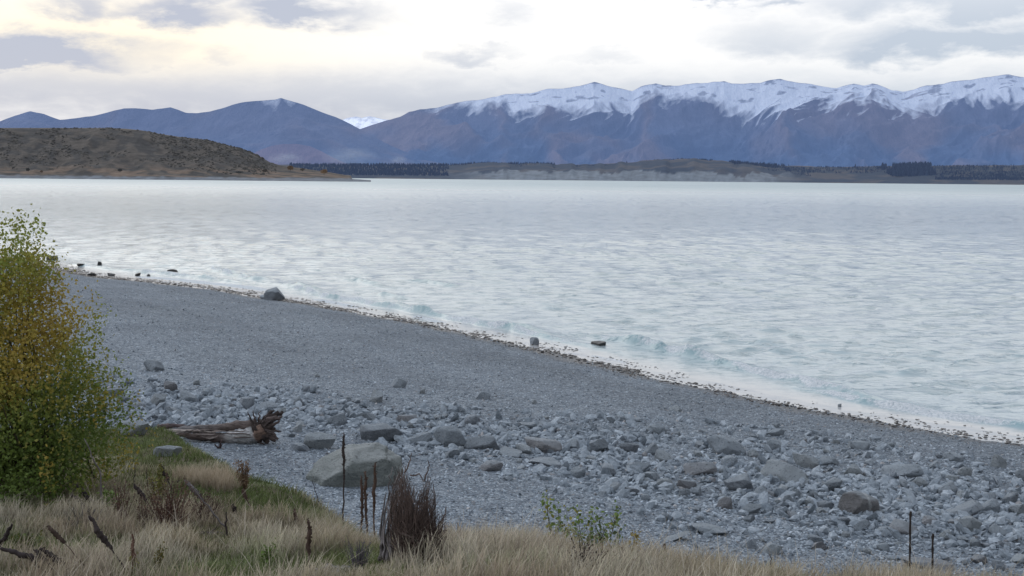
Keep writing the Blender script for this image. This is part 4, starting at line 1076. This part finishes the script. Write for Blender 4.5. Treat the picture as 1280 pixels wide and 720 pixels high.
stalk((303, 612), (322, 648), 0.010, 0.3, 'thin dark stem leaning left beside the tan dock clump', Y=14.6, c=BROWN)
# stalks in front of the largest boulder
stalk((430, 542), (429, 634), 0.013, 0.45, 'tallest dark dead stalk standing in front of the largest boulder', Y=14.0, hr=1.25, c=(0.06, 0.048, 0.046))
stalk((452, 596), (453, 648), 0.012, 0.7, 'short brown stalk, left of the close trio by the dead tree stump', Y=12.9, hr=1.5, c=BROWN)
stalk((456, 590), (459, 652), 0.013, 0.7, 'brown stalk, middle of the close trio by the dead tree stump', Y=12.8, hr=1.4, c=BROWN)
stalk((469, 578), (467, 654), 0.013, 0.6, 'brown stalk touching the left side of the dead tree stump', Y=12.5, hr=1.4, c=BROWN)
stalk((390, 600), (403, 628), 0.008, 0.0, 'thin dark stem leaning over the round green mound', Y=15.0)
stalk((368, 636), (374, 668), 0.008, 0.5, 'thin brown stalk left of two in the dry grass below the green mound', Y=12.8, c=BROWN)
stalk((385, 650), (388, 722), 0.009, 0.55, 'rust brown dock spike in the dry grass left of the purple twigs', Y=10.6, c=(0.085, 0.058, 0.048), hr=2.1)
stalk((572, 654), (573, 684), 0.014, 0.0, 'short brown peg right of the dead tree stump', Y=11.6, c=BROWN)
stalk((961, 692), (967, 726), 0.008, 0.0, 'dark thin stem in the dry grass at the right', Y=10.6)
stalk((865, 700), (869, 726), 0.009, 0.0, 'short dark peg at the bottom edge right of the green weed', Y=10.3)
stalk((831, 680), (833, 706), 0.008, 0.6, 'small brown seed head above the dry grass below the yellow sprig', Y=10.8, c=BROWN)
stalk((165, 668), (167, 728), 0.006, 0.6, 'reddish brown dock stalk in the dry grass right of the leaning grey stalk', Y=9.9, c=(0.15, 0.09, 0.07), hr=2.6)
for (x, y0, y1, lab) in [(1138, 643, 720, 'taller of two thin dark posts at the lower right'), (1166, 671, 730, 'shorter of two thin dark posts at the lower right')]:
    B = ground_under(x, y1, 11.0); top = at(x, y0, B[1]); e = empty("thin_post", B)
    mb = MB(); n = 16; q = np.linspace(0, 1, n); P = B[None] + (top - B)[None] * q[:, None]; P[0, 2] -= 0.1
    mb.tube(P, 0.011 * (0.85 + 0.3 * (np.arange(n) % 3 == 0)), 6, (0.045, 0.038, 0.038), 0.12); mb.build("shaft", M['twig'], e, False, B)
    mb = MB(); mb.tube([top + np.array([0, 0, -0.01]), top + np.array([0.004, 0, 0.03])], [0.015, 0.012], 7, (0.05, 0.042, 0.04)); mb.build("cap", M['twig'], e, False, B)
    tag(e, lab, 'post')

# ------------------------------------------------------------------ small bushes and weeds
def weed(name, base, w, h, Y, n, c_stem, c_leaf, leafn, lsize, label, cat='plant', r=0.004, spread=1.0, lpart="leaves", wob=0.02, droop=0.0, lo=0.25):
    B = ground_under(base[0], base[1], Y); Y = B[1]; K = Y / F
    e = empty(name, B); W, H = w * K, h * K
    ms = MB(); ml = MB(); tips = []
    for k in range(n):
        a = rng.random() * 6.283; rr = rng.random() ** 0.6
        b = np.array([math.cos(a) * W * 0.18 * rr, math.sin(a) * W * 0.18 * rr, -0.05])
        tp = np.array([math.cos(a) * W * 0.5 * rr * spread, math.sin(a) * W * 0.35 * rr * spread, H * (1 - 0.45 * rr * rng.random()) * (0.75 + 0.3 * rng.random())])
        m = (b + tp) / 2 + np.array([-math.cos(a) * W * 0.06, 0, H * 0.06])
        P = path([b, m, tp], 9, 0) ; P[1:] += np.cumsum(rng.normal(size=(8, 3)) * wob * 0.3, 0)
        ms.tube(P, r * np.linspace(1.1, 0.35, 9), 4, np.asarray(c_stem) * (0.6 + 0.8 * rng.random()))
        tips.append(P)
    ms.build("stems", M['twig'], e, False, None)
    if leafn:
        tips = np.array(tips)
        i = rng.integers(n, size=leafn); q = lo + (1 - lo) * rng.random(leafn)
        j = np.clip((q * 8).astype(int), 0, 7); f = (q * 8 - j)[:, None]
        cen = tips[i, j] * (1 - f) + tips[i, j + 1] * f + rng.normal(size=(leafn, 3)) * lsize * 0.6
        cl = np.asarray(c_leaf, float)
        cl = cl[rng.integers(len(cl), size=leafn)] * (0.6 + 0.8 * rng.random((leafn, 1)))
        ml.leaves(cen, lsize * (0.6 + 0.7 * rng.random(leafn)), cl, up=0.2); ml.build(lpart, M['leaf'], e)
    return tag(e, label, cat)
G1, G2, YG = (0.19, 0.27, 0.08), (0.12, 0.18, 0.05), (0.28, 0.27, 0.07)
RUS, PUR = (0.13, 0.075, 0.062), (0.125, 0.115, 0.13)
weed("leafy_sprig", (694, 690), 26, 95, 11.5, 4, (0.11, 0.09, 0.06), [G1, YG, G1], 150, 0.048, 'slim leafy green sprig rising above the dry grass, leftmost and tallest of three', r=0.005, spread=1.3, wob=.05)
weed("leafy_sprig", (733, 690), 50, 88, 11.5, 8, (0.10, 0.08, 0.06), [G1, G1, YG, G2], 340, 0.048, 'bushy leafy green sprig between the slim one and the dark green one', r=0.005, spread=1.9, wob=.05)
weed("leafy_sprig", (762, 690), 38, 78, 11.4, 6, (0.10, 0.08, 0.06), [G2, G1, (0.16, 0.2, 0.1)], 240, 0.048, 'dark green leafy sprig, rightmost of the three above the dry grass', r=0.005, spread=1.7, wob=.05)
weed("leafy_sprig", (795, 690), 16, 66, 11.5, 3, (0.12, 0.09, 0.05), [(0.30, 0.22, 0.04), (0.26, 0.22, 0.06)], 110, 0.045, 'tiny yellow leaved sprig right of the green ones')
weed("dead_weed", (212, 668), 84, 78, 13.2, 70, RUS, [(0.12, 0.075, 0.06), (0.2, 0.13, 0.09), (0.09, 0.07, 0.06)], 900, 0.022, 'wide clump of russet dead weeds below the yellow weed', r=0.0045, lpart="dry_seed_heads", wob=.03)  # small dry pieces along the stems are seed heads
weed("dead_weed", (258, 660), 60, 56, 13.4, 46, (0.10, 0.065, 0.06), [(0.10, 0.06, 0.055), (0.16, 0.1, 0.08)], 560, 0.02, 'dark brown dead weeds under the long leaning dead branch', r=0.0045, lpart="dry_seed_heads", wob=.03)
weed("dead_weed", (152, 660), 34, 66, 13.0, 26, RUS, [(0.14, 0.08, 0.065), (0.1, 0.07, 0.06)], 330, 0.02, 'narrow reddish dead weed right of the green weed below the autumn bush', r=0.0045, lpart="dry_seed_heads", wob=.03)
weed("dead_weed", (180, 665), 30, 50, 12.7, 22, (0.12, 0.08, 0.07), [(0.14, 0.09, 0.075)], 260, 0.018, 'thin reddish dead weed between the narrow one and the wide russet clump', r=0.004, lpart="dry_seed_heads", wob=.03)
weed("yellow_weed", (198, 632), 24, 56, 13.8, 9, (0.15, 0.14, 0.05), [YG, (0.19, 0.18, 0.06), (0.14, 0.15, 0.05)], 420, 0.03, 'upright yellow green weed with a pale top in front of the peaked stone', r=0.005, spread=.8)
weed("green_weed", (137, 652), 26, 44, 12.8, 8, (0.10, 0.13, 0.04), [G1, (0.11, 0.16, 0.04)], 260, 0.04, 'bright green weed below the right foot of the autumn bush')
weed("green_weed", (32, 690), 40, 28, 10.4, 10, (0.10, 0.12, 0.05), [(0.12, 0.15, 0.05), (0.17, 0.17, 0.06)], 220, 0.035, 'low green weed in the dry grass at the far left')
weed("green_weed", (334, 716), 20, 36, 10.6, 6, (0.09, 0.12, 0.04), [G1, (0.10, 0.14, 0.04)], 160, 0.032, 'slim green weed left of the rust brown dock spike')
weed("green_weed", (780, 716), 14, 42, 10.4, 3, (0.08, 0.08, 0.04), [(0.11, 0.14, 0.05), (0.08, 0.07, 0.04)], 90, 0.028, 'slender upright green weed at the bottom right of the dead dark shrub')
weed("green_weed", (800, 724), 44, 28, 10.2, 10, (0.10, 0.09, 0.04), [(0.13, 0.14, 0.04), (0.22, 0.15, 0.04), (0.09, 0.11, 0.04)], 240, 0.032, 'low green and ochre weed at the bottom edge beside the slender green one')
weed("yellow_weed", (166, 722), 16, 34, 9.9, 5, (0.14, 0.12, 0.05), [YG, (0.2, 0.19, 0.06)], 130, 0.028, 'small yellow green weed at the foot of the reddish brown dock stalk')
weed("yellow_weed", (198, 716), 14, 42, 10.1, 4, (0.15, 0.12, 0.05), [(0.19, 0.16, 0.05), (0.13, 0.13, 0.05)], 120, 0.026, 'thin ochre weed in the dry grass below the wide russet clump')
weed("dock_clump", (304, 616), 26, 44, 16.2, 20, (0.20, 0.13, 0.085), [(0.22, 0.14, 0.09), (0.27, 0.19, 0.12)], 520, 0.028, 'upright tan dock clump at the edge of the turf in front of the gravel', r=0.006, lpart="dry_seed_heads", spread=.75)
weed("twig_clump", (448, 716), 46, 46, 11.0, 60, PUR, [(0.14, 0.13, 0.15)], 90, 0.014, 'purple grey clump of fine bare twigs left of the dead tree stump', r=0.0035, lpart="buds", wob=.015)
weed("twig_clump", (104, 668), 50, 36, 12.4, 44, (0.13, 0.12, 0.12), [(0.12, 0.11, 0.11)], 60, 0.014, 'grey clump of bare twigs below the autumn bush beside the leaning spikes', r=0.0045, lpart="buds", wob=.03)
weed("dead_shrub", (728, 730), 46, 50, 10.3, 26, (0.045, 0.035, 0.035), [(0.05, 0.035, 0.032)], 340, 0.022, 'small dark dead shrub with curled leaves at the bottom edge below the leafy sprigs', r=0.005, lpart="withered_leaves", wob=.04)
# small litter in the grass
Bs = ground_under(262, 672, 12.0); ys = Bs[1]; e = empty("fallen_stick", Bs); o0 = Bs; mb = MB()
mb.tube(path([at(238, 668, ys), at(262, 666, ys), at(282, 668, ys)], 9, .006), 0.018, 6, (0.12, 0.10, 0.095), .2); mb.build("stick", M['wood'], e, True, o0)
mb = MB(); mb.tube(path([at(262, 666, ys), at(270, 660, ys), at(274, 655, ys)], 5, .004), np.linspace(.008, .003, 5), 5, (0.12, .10, .095)); mb.build("side_twig", M['wood'], e, True, o0)
tag(e, 'fallen grey stick lying level in the dry grass beside the dark peg', 'stick')
Bp = ground_under(436, 718, 9.9); yp = Bp[1]; e = empty("weathered_plank", Bp); mb = MB()
PV = []; n = 12
a0, a1 = at(405, 711, yp) - Bp, at(470, 717, yp) - Bp
for k in range(n):
    q = k / (n - 1); c = a0 + (a1 - a0) * q; wv = 0.035 + 0.010 * math.sin(k * 1.7); th = 0.012
    for (yy, zz) in ((-wv, -th), (wv, -th), (wv, th + 0.004 * math.sin(k * 2.3)), (-wv, th)): PV.append(c + np.array([0, yy * 1.4, zz + yy * .3]))
PQ = [[k * 4 + j, k * 4 + (j + 1) % 4, k * 4 + 4 + (j + 1) % 4, k * 4 + 4 + j] for k in range(n - 1) for j in range(4)] + [[3, 2, 1, 0], [n * 4 - 4, n * 4 - 3, n * 4 - 2, n * 4 - 1]]
mb.add(PV, PQ, None, (0.20, 0.19, 0.18)); mb.build("board", M['wood'], e)
mb = MB(); mb.tube([a0 + np.array([0.02, -.05, .015]), a0 + np.array([-0.10, -.06, .02])], [0.014, 0.003], 5, (0.27, .25, .24)); mb.build("splinter", M['wood'], e)
tag(e, 'pale weathered board lying in the grass at the bottom edge left of the tree stump', 'driftwood')
Bp = ground_under(585, 692, 11.3); yq = Bp[1]; e = empty("driftwood_piece", Bp); mb = MB(); tt_ = np.linspace(0, 1, 12)
mb.tube(path([at(577, 686, yq), at(583, 675, yq), at(590, 676, yq), at(594, 688, yq)], 12, .004), 0.045 * np.sin(np.linspace(.4, 2.8, 12)), 8, (0.15, 0.15, 0.165), .15); mb.build("knot", M['wood'], e, True, Bp)
mb = MB(); mb.tube(path([at(585, 676, yq), at(592, 668, yq), at(600, 663, yq)], 8, .004), np.linspace(.014, .006, 8), 5, (0.13, .12, .125)); mb.tube(path([at(591, 680, yq), at(598, 690, yq), at(603, 702, yq)], 8, .003), np.linspace(.012, .006, 8), 5, (0.09, .08, .08)); mb.build("prong", M['wood'], e, True, Bp)
tag(e, 'small arched grey driftwood piece with a raised prong right of the tree stump', 'driftwood')

# ------------------------------------------------------------------ dead tree stump with a mass of dark twigs
B = ground_under(512, 712, 11.2); YS = B[1]; e = empty("dead_tree_stump", B); K = YS / F
def S(px, py, dy=0.0): return at(px, py, YS + dy) - B
mb = MB()
for k in range(13):
    a = k / 12.0
    x0, x1 = 476 + 22 * a, 492 + 16 * a + rng.normal() * 2
    P = path([S(x0 - 2, 700, .05 * rng.normal()), S(x0 + 1, 668), S(x0 + 6, 628), S((x0 + x1) / 2 + 4, 600), S(x1, 570 + 22 * abs(a - .45) + 6 * rng.random())], 16, 0.006)
    P = P[:int(16 * (0.62 + 0.38 * rng.random()))]; P[2:] += np.cumsum(rng.normal(size=(len(P) - 2, 3)) * .006, 0)
    mb.tube(P, K * np.linspace(2.2, 0.5, len(P)) * (0.8 + .4 * rng.random()), 7, np.array((0.32, 0.295, 0.30)) * (0.6 + 0.6 * rng.random()), .22)
mb.build("trunk", M['wood_up'], e, True)
mb = MB()
def inside(px, py):
    top = np.interp(px, [486, 497, 503, 510, 520, 528, 535, 541, 546, 552, 558], [600, 580, 578, 592, 612, 606, 590, 604, 628, 645, 632])
    return py > top
for k in range(950):
    for _ in range(30):
        tx = 486 + 73 * rng.random() ** 0.9; ty = 575 + 100 * rng.random()
        if inside(tx, ty): break
    bx = 503 + 32 * rng.random() + (tx - 520) * 0.25; by = 706 - 14 * rng.random()
    dy = rng.normal() * .12 - .08
    P = path([S(bx, by, dy), S((bx + tx) / 2 + rng.normal() * 4, (by + ty) / 2, dy * 1.3), S(tx, ty, dy * 1.5)], 8, 0.016)
    mb.tube(P, K * np.linspace(.65, .18, 8) * (.7 + .7 * rng.random()), 3, np.array((0.10, 0.074, 0.066)) * (.5 + 1.1 * rng.random()))
mb.build("twigs", M['twig'], e)
mb = MB()
for pts in [[(505, 590), (512, 575), (514, 566)], [(514, 596), (524, 592), (530, 602)], [(532, 600), (536, 585), (535, 575)], [(506, 655), (516, 668), (530, 682)], [(540, 650), (544, 628), (543, 605)], [(548, 655), (556, 645), (558, 632)]]:
    mb.tube(path([S(a, b, -.2) for a, b in pts], 8, .006), K * np.linspace(1.1, .4, 8), 5, np.array((0.16, .12, .11)) * (.6 + .8 * rng.random()))
mb.build("branches", M['wood_up'], e, True)
tag(e, 'weathered grey tree stump with a dense mass of dark dead twigs in the dry grass', 'tree stump')

# ------------------------------------------------------------------ autumn bush at the left
YB = 14.0; B = ground_under(40, 610, YB); e = empty("autumn_bush", B); K = YB / F
OUT = np.array([1.0, 1.0]) * np.array([(-190, 610), (-210, 520), (-190, 440), (-150, 380), (-110, 330), (-60, 300), (-30, 285), (-12, 268), (-4, 262), (4, 282), (12, 275), (18, 268), (27, 263), (33, 268), (38, 278), (46, 276), (56, 272), (57, 300), (60, 322), (78, 325), (86, 335), (84, 356), (74, 366), (84, 392), (104, 402), (116, 408), (110, 424), (122, 436), (127, 452), (112, 466), (118, 490), (134, 500), (152, 498), (153, 512), (140, 522), (148, 540), (158, 556), (160, 578), (150, 596), (130, 612)], float)
def inpoly(x, y, poly):
    c = np.zeros(len(x), bool); n = len(poly); j = n - 1
    for i in range(n):
        xi, yi = poly[i]; xj, yj = poly[j]
        c ^= ((yi > y) != (yj > y)) & (x < (xj - xi) * (y - yi) / (yj - yi + 1e-9) + xi); j = i
    return c
nc = 9000
cx = -215 + 380 * rng.random(nc); cy = 258 + 356 * rng.random(nc)
k = inpoly(cx + 19, cy, OUT) & inpoly(cx, cy - 6, OUT); cx, cy = cx[k], cy[k]
hole = fbm(cx / 16.0, cy / 16.0, 300, 3)
topthin = sstep(345, 280, cy)
k = (hole + 0.25 * rng.random(len(cx)) > 0.47 + 0.18 * topthin)
cx, cy = cx[k][:4200], cy[k][:4200]
dyc = rng.normal(size=len(cx)) * np.interp(cy, [260, 340, 450, 600], [.12, .4, .75, .8])
dr = rays(cx, cy); cen = np.array([0, 0, CAM_H])[None] + dr * YB; cen[:, 1] += dyc
nl = 14
i = np.repeat(np.arange(len(cx)), nl)
lp = cen[i] + rng.normal(size=(len(i), 3)) * np.array([.045, .06, .115])
ly, lx = cy[i], cx[i]
yel = fbm(lx / 34.0, ly / 34.0 + dyc[i], 305, 3)
ymask = 0.72 * sstep(0.38, 0.74, yel + 0.14 * np.exp(-((lx - 10) / 60) ** 2 - ((ly - 400) / 90) ** 2) + 0.10 * np.exp(-((ly - 425) / 70) ** 2) + 0.30 * np.exp(-((lx - 130) / 24) ** 2 - ((ly - 575) / 26) ** 2) - 0.18 * sstep(470, 560, ly) * (lx < 110) - 0.22 * sstep(340, 290, ly))
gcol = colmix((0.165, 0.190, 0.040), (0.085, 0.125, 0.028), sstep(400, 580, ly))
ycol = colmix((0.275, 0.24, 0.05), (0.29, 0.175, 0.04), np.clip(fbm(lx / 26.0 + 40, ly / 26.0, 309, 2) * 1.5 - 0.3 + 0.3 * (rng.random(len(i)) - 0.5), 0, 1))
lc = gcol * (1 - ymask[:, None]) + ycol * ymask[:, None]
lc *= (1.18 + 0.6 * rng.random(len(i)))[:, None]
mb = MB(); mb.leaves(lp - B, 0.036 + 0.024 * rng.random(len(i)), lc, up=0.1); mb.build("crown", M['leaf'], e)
mb = MB()
sel = rng.choice(len(cx), 150, replace=False)
for q in sel:
    tp = cen[q] - B; a = rng.normal(size=2) * .22
    b = np.array([a[0] + 0.25 * tp[0], a[1], -0.1])
    m1 = b + (tp - b) * 0.45 + np.array([-(tp[0] - b[0]) * .18, 0, .12])
    P = path([b, m1, tp], 12, 0.012)
    L = np.linalg.norm(tp - b)
    mb.tube(P, np.linspace(.010 + .004 * L, .003, 12), 5, np.array((0.085, 0.07, 0.055)) * (.6 + .8 * rng.random()))
mb.build("branches", M['twig'], e)
tag(e, 'leafy bush turning from green to yellow and orange at the left edge of the picture', 'bush')

# ------------------------------------------------------------------ sky, light
w = bpy.data.worlds.new("World"); sc.world = w; w.use_nodes = True
t = NT.__new__(NT); t.t = w.node_tree; t.t.nodes.clear(); t.out = t.n('ShaderNodeOutputWorld')
SUN_EL, SUN_AZ = 34.0, -24.0
sky = t.n('ShaderNodeTexSky', sky_type='NISHITA', sun_disc=False, sun_elevation=R(SUN_EL), sun_rotation=R(SUN_AZ))
gen = t.n('ShaderNodeTexCoord').outputs['Generated']
sx = t.n('ShaderNodeSeparateXYZ', {0: t.n('ShaderNodeVectorMath', {0: gen}, operation='NORMALIZE').outputs[0]})
az = t.math('ARCTAN2', sx.outputs[0], sx.outputs[1]); el = t.math('ARCSINE', sx.outputs[2])
uv = t.n('ShaderNodeCombineXYZ', {0: az, 1: t.math('MULTIPLY', el, 2.6), 2: 0.0}).outputs[0]
n1 = t.noise(uv, 7.0, 7, 0.60, 0.35); n2 = t.noise(uv, 19.0, 6, 0.6, 0.2)
wob = t.math('MULTIPLY', t.math('SUBTRACT', n1, 0.5), 0.16); wob2 = t.math('MULTIPLY', t.math('SUBTRACT', n2, 0.5), 0.05)
azw = t.math('ADD', az, wob); elw = t.math('ADD', el, t.math('ADD', t.math('MULTIPLY', wob, 0.22), wob2))
BL = [(80, 80, 105, 15, .95), (10, 72, 70, 12, .4), (235, 30, 60, 12, .62), (135, 30, 40, 12, .5), (385, 22, 70, 12, .70), (325, 6, 40, 8, .5), (275, 82, 50, 10, .3), (640, 20, 25, 14, .25), (590, 76, 50, 9, .40), (735, 80, 50, 10, .28),
      (850, 0, 80, 5, .75), (972, 14, 32, 6, .60), (960, 62, 60, 20, .38), (1165, 68, 130, 17, .72), (1190, 20, 170, 22, .66), (1270, 70, 70, 30, .35), (1420, 60, 120, 50, .6), (-200, 50, 140, 40, .5), (1700, 40, 160, 60, .5)]
cl = None
for (x, y, sx_, sy_, a) in BL:
    u0, v0 = (x - 640) / F, (horizon_y(x) - y) / F
    du = t.math('DIVIDE', t.math('SUBTRACT', azw, u0), sx_ / F * 1.3); dv = t.math('DIVIDE', t.math('SUBTRACT', elw, v0), sy_ / F * 1.5)
    r2 = t.math('ADD', t.math('MULTIPLY', du, du), t.math('MULTIPLY', dv, dv))
    g = t.math('MULTIPLY', t.math('EXPONENT', t.math('MULTIPLY', r2, -1.0)), min(1.0, a * 1.25))
    cl = g if cl is None else t.math('MAXIMUM', cl, g)
lowband = t.math('MULTIPLY', t.math('EXPONENT', t.math('MULTIPLY', t.math('POWER', t.math('DIVIDE', t.math('SUBTRACT', elw, 0.062), 0.034), 2.0), -1.0)), 0.66)
lowband = t.math('MULTIPLY', lowband, t.maprange(az, -0.42, -0.10, 0.95, 1.0))
cl = t.math('MAXIMUM', cl, lowband)
cl = t.math('ADD', cl, t.math('MULTIPLY', t.math('SUBTRACT', n2, 0.5), 0.36))
cl = t.math('ADD', cl, t.math('MULTIPLY', t.math('SUBTRACT', n1, 0.5), 0.34), True)
glow = t.math('EXPONENT', t.math('MULTIPLY', t.math('ADD', t.math('POWER', t.math('DIVIDE', t.math('SUBTRACT', az, (150 - 640) / F), 0.20), 2.0), t.math('POWER', t.math('DIVIDE', t.math('SUBTRACT', el, 0.11), 0.05), 2.0)), -1.0))
bright = t.mix(glow, (1.10, 1.09, 1.085), (1.26, 1.11, 0.86))
grey = t.mix(t.maprange(az, -0.3, 0.35), (0.51, 0.545, 0.66), (0.56, 0.635, 0.745))
bright = t.mix(t.maprange(el, 0.10, 0.035, 0.0, 0.75), bright, (0.93, 0.945, 1.0))
low = t.mix(t.maprange(cl, 0.08, 0.72), bright, grey)
# the unseen upper sky: closed blue-grey overcast
hi = t.mix(t.maprange(n1, 0.35, 0.65), (0.74, 0.84, 1.0), (1.0, 1.09, 1.20))
cs = t.mix(t.maprange(el, 0.34, 0.62), low, hi)
added_belt = t.math('EXPONENT', t.math('MULTIPLY', t.math('POWER', t.math('DIVIDE', t.math('SUBTRACT', el, 0.62), 0.17), 2.0), -1.0))  # added dark sky belt so that wave faces reflect darker
cs = t.mix(t.math('MULTIPLY', added_belt, t.maprange(n1, 0.3, 0.6, 0.6, 0.95)), cs, (0.42, 0.50, 0.61))
added_glow = t.math('EXPONENT', t.math('MULTIPLY', t.math('ADD', t.math('POWER', t.math('DIVIDE', t.math('SUBTRACT', az, 0.42), 0.30), 2.0), t.math('POWER', t.math('DIVIDE', t.math('SUBTRACT', el, 0.235), 0.060), 2.0)), -1.0))  # added bright patch above the view, brightens the right-hand water
cs = t.mix(added_glow, cs, (1.75, 1.66, 1.58))
added_band = t.math('MULTIPLY', t.maprange(el, 0.165, 0.21), t.maprange(el, 0.42, 0.30))  # added bright band above the view, makes the lake paler
cs = t.mix(t.math('MULTIPLY', added_band, 0.75), cs, (1.50, 1.47, 1.46))
back = t.maprange(sx.outputs[1], -0.6, 0.3, 0.75, 1.0)
side = t.math('MULTIPLY', t.math('MULTIPLY', sx.outputs[0], -0.55), t.maprange(sx.outputs[1], 0.85, 0.3))  # added left-right imbalance of the sky that side-lights the slopes
back = t.math('MULTIPLY', back, t.math('ADD', 1.0, side))
cs = t.mix(1.0, cs, t.n('ShaderNodeCombineColor', {0: back, 1: back, 2: back}).outputs[0], 'MULTIPLY')
bg1 = t.n('ShaderNodeBackground', {'Color': sky.outputs[0], 'Strength': 0.07}).outputs[0]
bg2 = t.n('ShaderNodeBackground', {'Color': cs, 'Strength': 1.0}).outputs[0]
t.t.links.new(t.n('ShaderNodeMixShader', {0: 0.90, 1: bg1, 2: bg2}).outputs[0], t.out.inputs['Surface'])
sd = bpy.data.lights.new("sun", 'SUN'); sd.energy = 0.5; sd.angle = R(45); sd.color = (1.0, 0.94, 0.86)
so = bpy.data.objects.new("sun", sd); col.objects.link(so)
v = Vector((math.sin(R(SUN_AZ)) * math.cos(R(SUN_EL)), math.cos(R(SUN_AZ)) * math.cos(R(SUN_EL)), math.sin(R(SUN_EL))))
so.rotation_euler = v.to_track_quat('Z', 'Y').to_euler()
sc.view_settings.view_transform = 'Standard'; sc.view_settings.look = 'None'; sc.view_settings.exposure = 0
